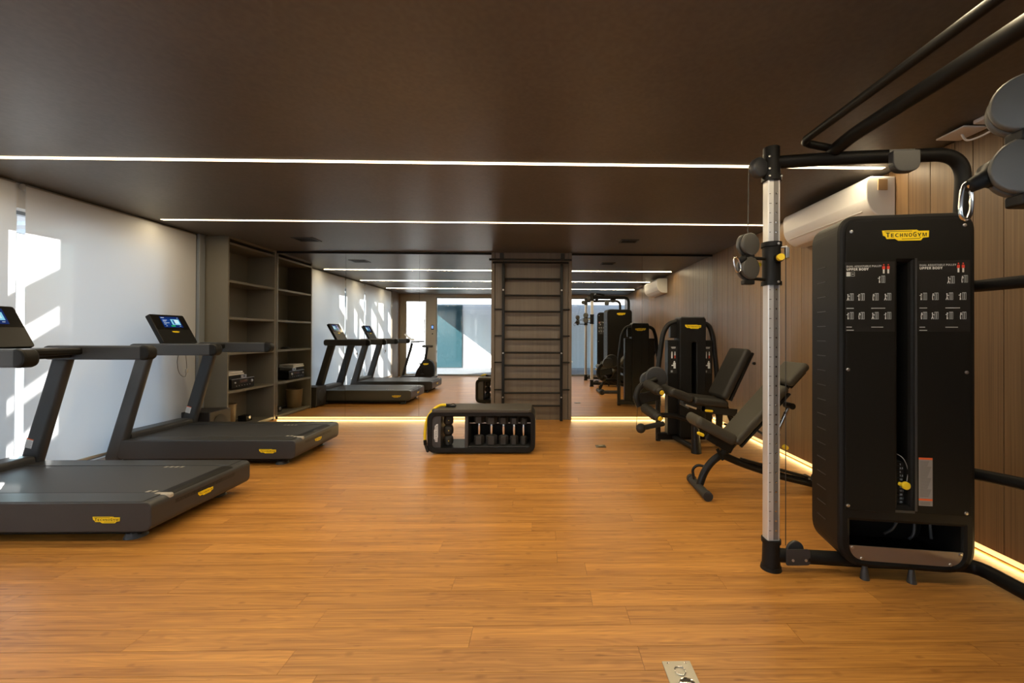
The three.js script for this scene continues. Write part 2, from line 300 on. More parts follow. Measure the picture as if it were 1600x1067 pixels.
// outside: sunlit terrace, pergola and garden wall
{
  struct('terrace', bx(-40, 40, -0.16, -0.125, -40, 40), std([0.15, 0.16, 0.17], 0.9), 'pale terrace paving outside the windows', 'terrace');
  const roof = thing('pergola', 'white pergola of flat beams over the terrace outside the window', 'pergola', [-6.6, -0.12, 5]);
  for (const [a, b] of [[1.9, 2.3], [3.09, 3.42], [4.08, 4.44], [5.26, 5.62], [5.9, 6.3], [6.53, 6.79], [7.18, 7.55], [8.0, 8.4]]) part(roof, 'beam', bx(-8.6, -4.7, 2.92, 2.98, a, b), M.outer);
  for (const d of [1.1, 9.2]) part(roof, 'post', bx(-8.6, -8.48, -0.125, 2.9, d, d + 0.12), M.outer);
  part(roof, 'screen_wall', bx(-5.45, -5.35, -0.125, 3.4, 4.96, 7.2), M.outer);
  part(roof, 'header', bx(-8.6, -8.48, 2.9, 2.98, 1.1, 9.4), M.outer); part(roof, 'header', bx(-4.72, -4.62, 2.9, 2.98, 1.1, 9.4), M.outer);
  for (const [a, b, l] of [[3.43, 3.66, 'white upright fin outside the wide blind'], [2.48, 2.68, 'white upright fin outside the narrow blind'], [1.34, 1.56, 'white upright fin outside the entrance end blind']]) single('facade_fin', l, 'fin', bx(XL - 0.26, XL - 0.142, -0.125, 2.8, a, b), M.outer, 'fins outside the window');
  single('entrance_canopy', 'flat canopy over the terrace outside the glass entrance', 'canopy', bx(-5.4, 6, 2.9, 3.0, -4.4, DR - 0.12), M.outer);
  const g = thing('garden_wall', 'white garden wall outside the glass entrance', 'wall', [-1, -0.125, -5]);
  part(g, 'wall', bx(-12, 9, -0.125, 3.4, -5.2, -5), M.outer); part(g, 'dark_doorway', bx(-4.7, -3.3, -0.1, 2.5, -5.0, -4.94), std([0.02, 0.05, 0.06], 0.08), 'dark glass doorway');
}

// ---------------------------------------------------------------- fittings
{ // air conditioner
  const t = thing('air_conditioner', 'white wall-mounted air conditioner high on the wood wall', 'air conditioner', [2.59, 2.13, 3.53]);
  const s = new THREE.Shape(); s.moveTo(0, 0.29); s.lineTo(0.16, 0.29); s.quadraticCurveTo(0.205, 0.285, 0.205, 0.24); s.lineTo(0.20, 0.13); s.quadraticCurveTo(0.185, 0.045, 0.10, 0.008); s.lineTo(0, 0); s.closePath();
  const g = ext(s, 1.03, 0.008, 14).rotateY(Math.PI).translate(2.588, 2.146, -3.0);
  part(t, 'body', g, M.white);
  part(t, 'vent_flap', slab(V(2.405, 2.205, 3.53), V(2.49, 2.155, 3.53), 0.006, 0.92, 0.002), std(0.6, 0.3), 'narrow louvre');
  part(t, 'label', bx(2.46, 2.53, 2.34, 2.42, 2.984, 2.99), std([0.45, 0.30, 0.16], 0.5), 'small brown sticker');
}
{ // white alarm device in the corner of ceiling and wall
  const t = thing('emergency_lamp', 'small white device with a curved bracket at the top of the wood wall', 'lamp', [2.56, 2.46, 2.40]);
  part(t, 'plate', bx(2.42, 2.57, 2.472, 2.482, 2.33, 2.50, 0.003), M.white); part(t, 'housing', bx(2.45, 2.57, 2.475, 2.498, 2.16, 2.31, 0.006), M.white);
  part(t, 'bracket', wire([V(2.50, 2.472, 2.42), V(2.51, 2.43, 2.40), V(2.53, 2.425, 2.33), V(2.54, 2.45, 2.24), V(2.545, 2.475, 2.20)], 0.006), M.white);
}
for (const [x0, x1, d0, d1, label] of [[-3.19, -2.91, 5.35, 5.58, 'small dark square vent in the ceiling near the bookcase'], [1.03, 1.26, 5.31, 5.50, 'small dark square vent in the ceiling near the wood wall']]) {
  const t = thing('ceiling_vent', label, 'vent', [(x0 + x1) / 2, 2.492, (d0 + d1) / 2], 'ceiling vents');
  part(t, 'frame', ext((() => { const s = rr(x1 - x0, d1 - d0, 0.004); s.holes.push(rr(x1 - x0 - 0.04, d1 - d0 - 0.04, 0.003, 0, 0, THREE.Path)); return s; })(), 0.008).rotateX(Math.PI / 2).translate((x0 + x1) / 2, HC, -(d0 + d1) / 2), M.graphite);
  for (let k = 0; k < 6; k++) { const d = d0 + 0.03 + k * (d1 - d0 - 0.06) / 5; part(t, 'slat', bx(x0 + 0.02, x1 - 0.02, HC - 0.007, HC - 0.003, d - 0.008, d + 0.008), M.black); }
}
{ // flush floor box near the camera
  const t = thing('floor_outlet', 'steel floor outlet plate with a ring pull set in the boards', 'outlet', [0.53, 0, 1.54]);
  part(t, 'plate', bx(0.475, 0.585, 0.0005, 0.004, 1.45, 1.615, 0.0015, 1), std([0.42, 0.40, 0.34], 0.32, 0.7));
  part(t, 'ring', put(new THREE.TorusGeometry(0.02, 0.0025, 8, 28), 0.53, 0.0062, 1.565, 0, -Math.PI / 2), M.chrome, 'chrome ring pull');
  part(t, 'lock', put(disc(0.03, 0.005), 0.537, 0.006, 1.503, 0, -Math.PI / 2), M.chrome);
  for (const x of [0.496, 0.564]) part(t, 'screw', put(disc(0.004, 0.003, 12, 0.001), x, 0.005, 1.603, 0, -Math.PI / 2), M.chrome);
}
{
  const t = thing('floor_outlet', 'small dark brass floor outlet between dumbbell bench and leg machine', 'outlet', [0.686, 0, 4.755]);
  part(t, 'plate', bx(0.63, 0.745, 0.0005, 0.004, 4.69, 4.80, 0.0015, 1), std([0.10, 0.07, 0.03], 0.35, 0.6)); part(t, 'lock', put(disc(0.028, 0.004), 0.687, 0.006, 4.745, 0, -Math.PI / 2), std([0.3, 0.25, 0.15], 0.3, 0.8));
}
single('cable_outlet_ring', 'small white oval ring on the wood wall behind the leg machine', 'outlet', new THREE.TorusGeometry(0.04, 0.01, 10, 30).scale(1, 1.3, 1).rotateY(Math.PI / 2).translate(XR - 0.01, 0.477, -5.578), M.white);

// ---------------------------------------------------------------- bookcase and what stands in it
{
  const fx = CASE[0], bxk = XL + 0.02, d0 = CASE[1], d1 = DB, th = 0.025;
  const t = thing('bookcase', 'tall taupe open bookcase built against the mirror wall', 'bookcase', [(fx + bxk) / 2, 0, (d0 + d1) / 2]);
  part(t, 'side_panel', bx(bxk, fx, 0, 2.47, d0, d0 + th, 0.0015, 1), M.shelf); part(t, 'side_panel', bx(bxk, fx, 0, 2.47, d1 - 0.045, d1 - 0.002, 0.0015, 1), M.shelf);
  part(t, 'back_panel', bx(bxk, bxk + 0.012, 0.06, 2.45, d0 + th, d1 - 0.045), M.shelf);
  for (const y of [0.05, 0.54, 1.03, 1.48, 1.95, 2.43]) part(t, y === 2.43 ? 'top_panel' : 'shelf', bx(bxk + 0.012, fx - 0.004, y - 0.03, y, d0 + th, d1 - 0.045, 0.001, 1), M.shelf);
  part(t, 'plinth', bx(bxk, fx - 0.03, 0, 0.02, d0 + th, d1 - 0.045), M.shelf);
  struct('trim_2', bx(XL, fx, 2.47, HC, d0 + 0.01, d1), M.shelf, 'taupe filler strip above the bookcase', 'trim');
  const Y = 0.54, r = thing('av_receiver', 'black audio receiver with round knobs on the bookcase shelf', 'receiver', [-4.1, Y, 5.62]);
  part(r, 'body', bx(-4.3, -3.99, Y + 0.012, Y + 0.135, 5.44, 5.86, 0.004), M.gloss);
  part(r, 'fascia', bx(-3.99, -3.975, Y + 0.012, Y + 0.135, 5.44, 5.86, 0.003), M.black); part(r, 'trim_line', bx(-3.992, -3.973, Y + 0.133, Y + 0.139, 5.44, 5.86), M.silver);
  for (const [d, rad] of [[5.80, 0.02], [5.49, 0.011]]) part(r, 'knob', put(disc(rad, 0.016), -3.968, Y + 0.09, d, Math.PI / 2), M.silver, 'silver knob');
  part(r, 'display', bx(-3.976, -3.972, Y + 0.08, Y + 0.115, 5.58, 5.72), std([0.04, 0.015, 0.005], 0.15));
  for (let k = 0; k < 6; k++) part(r, 'button', put(disc(0.005, 0.006, 12, 0.001), -3.972, Y + 0.045, 5.52 + k * 0.05, Math.PI / 2), M.silver);
  for (const d of [5.5, 5.8]) part(r, 'foot', cyl(V(-4.05, Y, d), V(-4.05, Y + 0.014, d), 0.018), M.rubber);
  const p = thing('media_player', 'small black and silver media box on top of the receiver', 'media box', [-4.1, Y + 0.137, 5.58]);
  part(p, 'body', bx(-4.25, -4.0, Y + 0.14, Y + 0.182, 5.43, 5.64, 0.004), M.black); part(p, 'silver_front', bx(-4.2, -3.995, Y + 0.14, Y + 0.18, 5.64, 5.74, 0.004), M.silver, 'silver half with dark port'); part(p, 'port', bx(-3.996, -3.992, Y + 0.155, Y + 0.166, 5.675, 5.71), M.black);
  for (let k = 0; k < 2; k++) single('router_box', ['thin white box, lower of the pair on the media box', 'thin white box, upper of the pair on the media box'][k], 'box', bx(-4.24, -4.0 - k * 0.01, Y + 0.184 + k * 0.026, Y + 0.206 + k * 0.026, 5.40, 5.70 - k * 0.01, 0.006), M.paper, 'white boxes on the media player');
  const c = thing('coiled_cable', 'coil of black cable lying on the bookcase shelf above the receiver', 'cable', [-4.1, 1.03, 5.8]);
  for (let k = 0; k < 3; k++) part(c, 'loop', put(new THREE.TorusGeometry(0.07 - k * 0.012, 0.006, 8, 30), -4.08 + k * 0.01, 1.037 + k * 0.011, 5.78 + k * 0.02, 0, -Math.PI / 2), M.cable);
  const b = thing('waste_bin', 'round brown bin standing on the lowest bookcase shelf', 'bin', [-4.12, 0.05, 5.50]);
  part(b, 'shell', new THREE.LatheGeometry([[0, 0], [0.105, 0], [0.12, 0.30], [0.123, 0.30], [0.117, 0.292], [0.1, 0.01]].map((q) => new THREE.Vector2(...q)), 36).translate(-4.1, 0.05, -5.50), std([0.12, 0.085, 0.045], 0.45)); part(b, 'rim', put(new THREE.TorusGeometry(0.121, 0.004, 8, 36), -4.1, 0.35, 5.50, 0, -Math.PI / 2), std([0.14, 0.1, 0.055], 0.4));
  const k = thing('power_adapter', 'small black adapter on the lowest bookcase shelf behind the bin', 'adapter', [-4.12, 0.05, 5.92]);
  part(k, 'body', bx(-4.2, -4.08, 0.05, 0.13, 5.86, 5.98, 0.008), M.black); part(k, 'socket', put(disc(0.025, 0.01), -4.075, 0.1, 5.92, Math.PI / 2), M.silver);
  const sub = thing('subwoofer', 'dark cube speaker on the floor between bookcase and blind', 'speaker', [-4.03, 0, 5.1]);
  part(sub, 'cabinet', bx(-4.19, -3.86, 0.02, 0.35, 4.94, 5.27, 0.008), std([0.018, 0.015, 0.014], 0.5)); part(sub, 'driver', put(disc(0.11, 0.008), -3.858, 0.19, 5.1, Math.PI / 2), M.rubber);
  for (const [x, d] of [[-4.15, 4.98], [-3.9, 4.98], [-4.15, 5.23], [-3.9, 5.23]]) part(sub, 'foot', cyl(V(x, 0, d), V(x, 0.022, d), 0.016), M.rubber);
}

// ---------------------------------------------------------------- wall bars
{
  const t = thing('wall_bars', 'black steel wall bars with a pull-up bar on the taupe bay', 'wall bars', [-0.125, 0, 6.15]), D = 6.15;
  for (const x of [-0.555, 0.305]) { part(t, 'upright', bx(x - 0.02, x + 0.02, 0, 2.34, D - 0.02, D + 0.03, 0.004, 1), M.steel);
    part(t, 'bracket', [ext(new THREE.Shape([[0, 0], [0.06, 0], [0.30, 0.28], [0.30, 0.34], [0, 0.34]].map((q) => new THREE.Vector2(...q))), 0.02).rotateY(Math.PI / 2).translate(x - 0.01, 2.02, -(D + 0.02)), bx(x - 0.028, x + 0.028, 2.34, 2.42, D - 0.30, D - 0.20, 0.006)], M.steel);
    for (const y of [0.35, 1.0, 1.93]) part(t, 'bolt', put(disc(0.012, 0.008, 14, 0.002), x, y, D - 0.022), M.silver); }
  for (const y of [2.095, 1.849, 1.612, 1.409, 1.205, 1.007, 0.818, 0.615, 0.412, 0.223]) part(t, 'rung', cyl(V(-0.555, y, D), V(0.305, y, D), 0.015), M.steel);
  part(t, 'pull_up_bar', cyl(V(-0.735, 2.335, 5.90), V(0.435, 2.335, 5.90), 0.015), M.steel); part(t, 'pull_up_bar', cyl(V(-0.70, 2.315, 6.02), V(0.40, 2.315, 6.02), 0.015), M.steel);
  for (const y of [1.65, 1.255, 0.86, 0.455]) for (const [a, b] of [[-0.69, -0.55], [0.30, 0.43]]) part(t, 'wall_fixing', cyl(V(a, y, 6.195), V(b, y, 6.195), 0.011, 0.011, 10), M.steel);
}

// ---------------------------------------------------------------- treadmills
const SCREEN = canvas(512, 288, (c, w, h) => {
  c.fillStyle = '#0b2a66'; c.fillRect(0, 0, w, h); c.fillStyle = '#123f86'; c.fillRect(20, 60, 210, 170);
  c.fillStyle = '#8fd6ee'; c.fillRect(255, 66, 230, 150); c.fillStyle = '#d5f3fb'; c.fillRect(345, 80, 110, 100); c.fillStyle = '#16508f'; c.beginPath(); c.arc(320, 110, 24, 0, 7); c.fill(); c.fillRect(300, 130, 44, 70);
  c.fillStyle = '#1fa35e'; c.fillRect(200, 226, 110, 40); c.fillStyle = '#e8f2ff'; c.fillRect(24, 24, 90, 12); c.beginPath(); c.arc(470, 30, 10, 0, 7); c.fill();
  for (const [x, y, k] of [[40, 90, 120], [40, 120, 80], [40, 160, 150], [40, 196, 60], [60, 244, 40], [430, 244, 40]]) c.fillRect(x, y, k, 9);
});
const SCR = std(0.02, 0.15, 0, { map: SCREEN, emissive: new THREE.Color(1, 1, 1), emissiveMap: SCREEN, emissiveIntensity: 0.9 });
const STICKER = std(1, 0.6, 0, { map: canvas(96, 128, (c, w, h) => { c.fillStyle = '#d9dce0'; c.fillRect(0, 0, w, h); c.fillStyle = '#e2662f'; c.fillRect(0, 0, w, 14); c.fillStyle = '#8a8f96'; for (let y = 26; y < h - 8; y += 9) c.fillRect(8, y, w - 16 - (y % 4) * 6, 3); }) });
function makeTreadmill(label) {                                       // built at the origin: front = -x, near side = +z
  const t = thing('treadmill', label, 'treadmill', [0, 0, 0], 'treadmills facing the blinds'), W = 0.43;
  // deck shell: long body with rounded ends, profile in x-y extruded across
  const side = rr(1.655, 0.165, [0.03, 0.05, 0.035, 0.02], 0.0675, 0.1575);
  part(t, 'deck', ext(side, 2 * W - 0.012, 0.006).translate(0, 0, -(W - 0.006)), M.graphite);
  part(t, 'belt', bx(-0.72, 0.855, 0.236, 0.2475, -0.27, 0.27, 0.005), M.belt, 'dark running belt');
  part(t, 'belt_well', bx(-0.738, 0.868, 0.236, 0.2448, -0.281, 0.281), M.dark, 'dark gap around the belt');
  for (const s of [-1, 1]) { const rail = rr(1.56, 0.135, 0.012, 0.06, 0); part(t, 'side_rail', ext(rail, 0.004, 0.002).rotateX(-Math.PI / 2).translate(0, 0.244, s * 0.352), M.graphite); }
  part(t, 'end_roller_cover', [ext(rr(0.10, 0.10, [0.01, 0.03, 0.045, 0.01], 0.846, 0.196), 0.52, 0.003, 8).translate(0.002, 0, -0.26)], M.black);
  part(t, 'front_hood', ext(rr(0.17, 0.20, [0.04, 0.01, 0.03, 0.03], -0.80, 0.20), 2 * W - 0.16, 0.006).translate(0, 0, -(W - 0.08)), M.graphite);
  part(t, 'corner_insert', bx(0.79, 0.899, 0.215, 0.2515, -0.307, -0.263, 0.014), M.tan, 'pale corner insert');
  for (const s of [-1, 1]) for (let k = 0; k < (s < 0 ? 2 : 4); k++) { const x = 0.75 - k * 0.04 - (s < 0 ? 0 : 0.25); part(t, 'belt_mark', bx(x, x + 0.022, 0.2477, 0.2486, s * 0.25 - 0.014, s * 0.25 + 0.014), M.tan, 'pale mark'); }
  part(t, 'undercarriage', bx(-0.85, 0.78, 0.022, 0.085, -0.36, 0.36, 0.01), M.black);
  for (const [x, s] of [[0.72, 1], [0.72, -1], [-0.7, 1], [-0.7, -1]]) part(t, 'foot', cyl(V(x, 0, s * 0.33), V(x, 0.03, s * 0.33), 0.06, 0.045), M.graphite);
  part(t, 'logo_plate', put(badge(0.16, 0.042), 0.64, 0.145, -W - 0.0005), LOGO, 'yellow plate lettered TECHNOGYM');
  part(t, 'logo_plate', put(badge(0.16, 0.042).rotateY(Math.PI), 0.64, 0.145, W + 0.0005), LOGO, 'yellow plate lettered TECHNOGYM');
  part(t, 'logo_plate', put(badge(0.13, 0.036), 0.9015, 0.16, -0.02, Math.PI / 2), LOGO, 'yellow plate lettered TECHNOGYM');
  for (const s of [-1, 1]) {                                          // uprights: leaning blades rounded fore and aft
    const z = s * (W - 0.034), foil = rr(0.15, 0.07, 0.035);
    const ring = foil.getPoints(6).slice(0, -1), pos = [], idx = [], uv = [];
    const levels = [[-0.82, 0.040, 0.55], [-0.826, 0.046, 0.8], [-0.83, 0.062, 0.96], [-0.826, 0.09, 1.02], [-0.79, 0.22, 1.0], [-0.67, 0.64, 0.95], [-0.555, 1.04, 0.93], [-0.545, 1.085, 0.93]];
    levels.forEach(([x, y, k]) => ring.forEach((p) => { pos.push(x + p.x * k, y, z + p.y * k); uv.push(0, y); }));
    const n = ring.length; for (let i = 0; i < levels.length - 1; i++) for (let j = 0; j < n; j++) { const a = i * n + j, b = i * n + (j + 1) % n; idx.push(a, a + n, b, b, a + n, b + n); }
    for (const [base, flip] of [[0, 0], [(levels.length - 1) * n, 1]]) for (let j = 1; j < n - 1; j++) idx.push(base, ...(flip ? [base + j + 1, base + j] : [base + j, base + j + 1]));
    const g = new THREE.BufferGeometry(); g.setAttribute('position', new THREE.Float32BufferAttribute(pos, 3)); g.setAttribute('uv', new THREE.Float32BufferAttribute(uv, 2)); g.setIndex(idx); g.computeVertexNormals();
    const up = part(t, 'upright', g, M.graphite);
    if (s < 0) part(up, 'warning_label', put(plate(0.055, 0.075), -0.77, 0.40, -(z + 0.0345), 0, 0, -0.25), STICKER, 'white warning label with orange band');
    // handrail running back from the upright
    const hr = ext(rr(0.80, 0.085, [0.03, 0.04, 0.045, 0.035], -0.265, 1.115), 0.05, 0.014, 10).translate(0, 0, z - 0.025);
    const h = part(t, 'handrail', hr, M.graphite); part(h, 'grip_end', ext(rr(0.05, 0.088, [0.004, 0.042, 0.044, 0.004], 0.115, 1.115), 0.054, 0.015, 8).translate(0, 0, z - 0.027), M.black);
  }
  part(t, 'console_tray', [bx(-0.66, -0.36, 1.10, 1.155, -0.40, 0.40, 0.02, 3), bx(-0.62, -0.44, 1.075, 1.11, -0.36, 0.36, 0.012)], M.black);
  for (const z of [-0.16, 0.16]) part(t, 'tray_label', bx(-0.40, -0.375, 1.1555, 1.1565, z - 0.045, z + 0.045), M.tan, 'pale strip');
  const tilt = Math.atan2(0.16, 0.29), con = part(t, 'console', put(ext(rr(0.40, 0.335, 0.018), 0.036, 0.004, 6).translate(0, 0, -0.04), -0.622, 1.317, 0, Math.PI / 2, -tilt), M.steel);
  const nx = Math.cos(tilt), ny = Math.sin(tilt), at = (v, o) => [-0.622 - v * Math.sin(tilt) + o * nx, 1.317 + v * Math.cos(tilt) + o * ny];
  const front = (w, h, v, z, mat, name, lab, o = 0.0008) => { const [x, y] = at(v, o); part(con, name, put(plate(w, h), x, y, z, Math.PI / 2, -tilt), mat, lab); };
  front(0.392, 0.172, 0.078, 0, M.gloss, 'glass_front', 'black glass'); front(0.225, 0.128, 0.082, 0.01, SCR, 'screen', 'lit blue screen', 0.0016);
  { const [x, y] = at(-0.035, 0.0006); part(con, 'logo_plate', put(badge(0.085, 0.02, 0.002), x, y, 0, Math.PI / 2, -tilt), LOGO, 'yellow plate'); }
  part(t, 'safety_cord', wire([V(-0.40, 1.08, -0.20), V(-0.40, 0.98, -0.22), V(-0.38, 0.86, -0.21), V(-0.35, 0.83, -0.19), V(-0.34, 0.90, -0.18), V(-0.36, 1.08, -0.17)], 0.0025), M.cable);
  part(t, 'cord_clip', bx(-0.35, -0.33, 0.87, 0.91, -0.19, -0.17, 0.003), M.tan);
  return t;
}
const tread1 = makeTreadmill('black treadmill set before the bright slit of the blinds, away from the bookcase');
const tread2 = tread1.clone(); tread2.name = numbered('treadmill'); scene.add(tread2);
tread2.userData = { ...tread1.userData, label: 'black treadmill standing next to the bookcase and mirrors' };
tread1.position.copy(V(-3.255, 0, 3.0)); tread2.position.copy(V(-3.255, 0, 4.48));

// ---------------------------------------------------------------- dumbbell bench
{
  const X0 = -1.195, X1 = -0.062, F = 4.435, Bk = 4.825, cx = (X0 + X1) / 2, w = X1 - X0;
  const t = thing('storage_bench', 'low black workout bench with open storage for dumbbells', 'bench', [cx, 0, (F + Bk) / 2]);
  const ring = rr(w, 0.425, 0.085, 0, 0.2325); ring.holes.push(rr(w - 0.075, 0.345, 0.055, 0, 0.235, THREE.Path));
  part(t, 'shell', put(ext(ring, Bk - F - 0.012, 0.006, 10).translate(0, 0, -(Bk - F - 0.006)), cx, 0, F), M.black);
  part(t, 'cushion', ext(rr(w - 0.09, Bk - F - 0.01, 0.03), 0.02, 0.008).rotateX(-Math.PI / 2).translate(cx, 0.448, -(F + Bk) / 2), std([0.055, 0.05, 0.042], 0.6), 'grey padded top');
  part(t, 'divider', bx(-0.805, -0.77, 0.062, 0.408, F + 0.012, Bk - 0.012, 0.003, 1), M.graphite); part(t, 'back_panel', bx(-0.77, X1 - 0.037, 0.062, 0.408, Bk - 0.03, Bk - 0.012), M.black);
  part(t, 'side_locker', bx(X0 + 0.042, X0 + 0.138, 0.066, 0.404, F + 0.01, Bk - 0.012, 0.004), M.graphite);
  part(t, 'logo_plate', put(badge(0.19, 0.045), X0 + 0.088, 0.225, F + 0.0098, 0, 0, -Math.PI / 2), LOGOW, 'white plate lettered TECHNOGYM');
  for (const y of [0.305]) part(t, 'rack_bar', bx(-0.77, X1 - 0.038, y - 0.004, y + 0.004, F + 0.13, F + 0.138), M.silver);
  part(t, 'rack_ledge', slab(V(-0.768, 0.075, F + 0.10), V(X1 - 0.04, 0.075, F + 0.10), 0.012, 0.16, 0.003), M.graphite);
  for (const x of [X0 + 0.14, X1 - 0.14]) part(t, 'foot', bx(x - 0.04, x + 0.04, 0, 0.024, F + 0.05, Bk - 0.05, 0.006), M.rubber);
  // five hex dumbbells standing on end, and three round weights
  const sizes = [[-0.665, 0.056], [-0.531, 0.062], [-0.401, 0.052], [-0.286, 0.045], [-0.182, 0.037]];
  const words = ['black hex dumbbell standing next to the bench divider', 'largest black hex dumbbell in the storage bench', 'middle black hex dumbbell of the five in the bench', 'second smallest black hex dumbbell in the bench', 'smallest black hex dumbbell at the end of the bench rack'];
  sizes.forEach(([x, r], i) => {
    const d = thing('dumbbell', words[i], 'dumbbell', [x, 0.081, F + 0.10], 'dumbbells in the storage bench'), D = F + 0.10, y0 = 0.082, y1 = 0.392 - i * 0.006, l0 = 0.07 + r * 0.5, l1 = 0.055 + r * 0.4;
    for (const [a, b] of [[y0, y0 + l0], [y1 - l1, y1]]) part(d, 'head', (() => { const L = b - a, c = 0.008, g = new THREE.LatheGeometry([[0, 0], [r - c, 0], [r, c], [r, L - c], [r - c, L], [0, L]].map((q) => new THREE.Vector2(...q)), 6); const n = g.toNonIndexed(); n.computeVertexNormals(); return n.rotateY(Math.PI / 6).translate(x, a, -D); })(), M.rubber);
    part(d, 'handle', new THREE.LatheGeometry([[0.011, 0], [0.015, 0.2], [0.0165, 0.5], [0.015, 0.8], [0.011, 1]].map((q) => new THREE.Vector2(q[0], y0 + l0 - 0.004 + q[1] * (y1 - l1 - y0 - l0 + 0.008))), 16).translate(x, 0, -D), M.chrome, 'chrome handle');
  });
  [0.068, 0.178, 0.288].forEach((y, i) => {
    const d = thing('round_weight', ['bottom black round weight stacked beside the white logo in the bench', 'middle black round weight stacked beside the white logo in the bench', 'top black round weight stacked beside the white logo in the bench'][i], 'weight', [X0 + 0.193, y, F + 0.13], 'round weights in the storage bench');
    part(d, 'body', new THREE.LatheGeometry([[0, 0], [0.036, 0], [0.05, 0.02], [0.053, 0.05], [0.05, 0.085], [0.036, 0.106], [0, 0.106]].map((q) => new THREE.Vector2(...q)), 26).translate(X0 + 0.193, y, -(F + 0.13)), M.rubber); part(d, 'pin', put(disc(0.005, 0.004, 12, 0.001), X0 + 0.205, y + 0.055, F + 0.078), M.yellow);
  });
  const st = thing('exercise_band', 'yellow elastic band with black clips slung over the bench end', 'exercise band', [X0 + 0.05, 0.3, F + 0.03]);
  part(st, 'band', wire([V(X0 - 0.036, 0.14, F + 0.03), V(X0 - 0.032, 0.25, F + 0.03), V(X0 - 0.012, 0.37, F + 0.04), V(X0 + 0.045, 0.462, F + 0.06), V(X0 + 0.11, 0.503, F + 0.10), V(X0 + 0.165, 0.503, F + 0.12)], 0.016, 60), M.yellow);
  part(st, 'clip', [capsule(V(X0 + 0.145, 0.497, F + 0.14), V(X0 + 0.21, 0.49, F + 0.15), 0.017), bx(X0 + 0.20, X0 + 0.27, 0.481, 0.499, F + 0.12, F + 0.16, 0.006), put(new THREE.TorusGeometry(0.022, 0.004, 8, 20), X0 + 0.225, 0.495, F + 0.2, 0, -1.3)], M.black, 'black clip');
  part(st, 'clip', [capsule(V(X0 - 0.037, 0.155, F + 0.03), V(X0 - 0.026, 0.085, F + 0.02), 0.018), capsule(V(X0 - 0.026, 0.095, F + 0.02), V(X0 + 0.012, 0.03, F - 0.022), 0.015)], M.black, 'black clip');
}

// ---------------------------------------------------------------- dual adjustable pulley machine
function figures(c, x, y, s, pose) {                                  // a printed pictogram: machine outline with a person
  c.fillStyle = '#9aa0a4'; c.fillRect(x + s * 0.45, y, s * 0.5, s); c.fillStyle = '#2a2c2e'; c.fillRect(x + s * 0.52, y + s * 0.1, s * 0.12, s * 0.85); c.fillRect(x + s * 0.76, y + s * 0.1, s * 0.12, s * 0.85);
  c.strokeStyle = c.fillStyle = '#d6dadd'; c.lineWidth = s * 0.09; c.beginPath(); c.arc(x + s * (0.2 + pose * 0.05), y + s * 0.18, s * 0.08, 0, 7); c.fill();
  c.beginPath(); c.moveTo(x + s * (0.2 + pose * 0.04), y + s * 0.26); c.lineTo(x + s * 0.22, y + s * 0.62); c.lineTo(x + s * (0.08 + pose * 0.1), y + s); c.moveTo(x + s * 0.22, y + s * 0.62); c.lineTo(x + s * (0.34 - pose * 0.05), y + s);
  c.moveTo(x + s * 0.2, y + s * 0.34); c.lineTo(x + s * (pose % 2 ? 0.02 : 0.45), y + s * (0.42 - pose * 0.03)); c.stroke();
}
function placard(right) {
  return (c, w, h) => {
    c.fillStyle = '#151412'; c.fillRect(0, 0, w, h); c.fillStyle = '#b9bcbd'; c.font = 'bold ' + Math.round(h * 0.038) + 'px sans-serif'; c.fillText('DUAL ADJUSTABLE PULLEY', w * 0.03, h * 0.075);
    c.fillStyle = '#e4e6e6'; c.font = 'bold ' + Math.round(h * 0.05) + 'px sans-serif'; c.fillText('UPPER BODY', w * 0.03, h * 0.122);
    for (const k of [0, 1]) { const x = w * (0.78 + k * 0.09); c.fillStyle = '#d04030'; c.beginPath(); c.arc(x, h * 0.045, w * 0.015, 0, 7); c.fill(); c.fillRect(x - w * 0.028, h * 0.065, w * 0.056, h * 0.045); c.fillStyle = '#cfd2d2'; c.fillRect(x - w * 0.018, h * 0.11, w * 0.036, h * 0.06); }
    if (!right) { c.fillStyle = '#c9cccc'; c.fillRect(w * 0.03, h * 0.14, w * 0.08, h * 0.065); c.strokeStyle = '#c9cccc'; c.lineWidth = 3; c.strokeRect(w * 0.125, h * 0.143, w * 0.07, h * 0.058); c.fillRect(w * 0.14, h * 0.168, w * 0.04, h * 0.008); }
    const s = w * 0.155; for (const [x, y, p] of [...(right ? [[0.56, 0.22, 0], [0.81, 0.21, 2]] : [[0.66, 0.2, 1]]), ...[0.03, 0.25, 0.53, 0.78].flatMap((x, i) => [[x, 0.45, (i + right) % 3], [x, 0.72, (i + 1 + right) % 3]])]) figures(c, w * x, h * y, s, p);
    c.fillStyle = '#a8acad'; for (const [x, y, k] of [[0.03, 0.66, 0.15], [0.53, 0.66, 0.28], [0.03, 0.93, 0.11], [0.53, 0.93, 0.24], [0.03, 0.975, 0.15]]) c.fillRect(w * x, h * y, w * k, h * 0.012);
  };
}
const CARD = [0, 1].map((r) => std(1, 0.5, 0, { map: canvas(512, 768, placard(r)) }));
const WARN = std(1, 0.6, 0, { map: canvas(96, 384, (c, w, h) => { c.fillStyle = '#8d8986'; c.fillRect(0, 0, w, h); c.fillStyle = '#e0622c'; c.fillRect(0, 0, w, 16); c.fillRect(0, h * 0.85, w, 16); c.fillStyle = '#5b5856'; for (let y = 28; y < h * 0.82; y += 9) c.fillRect(8, y, w - 16 - (y * 7 % 30), 3); for (let y = h * 0.92; y < h - 8; y += 9) c.fillRect(8, y, w - 24, 3); }) });
const CY = 1.56;                                                       // the machine is symmetrical about this depth
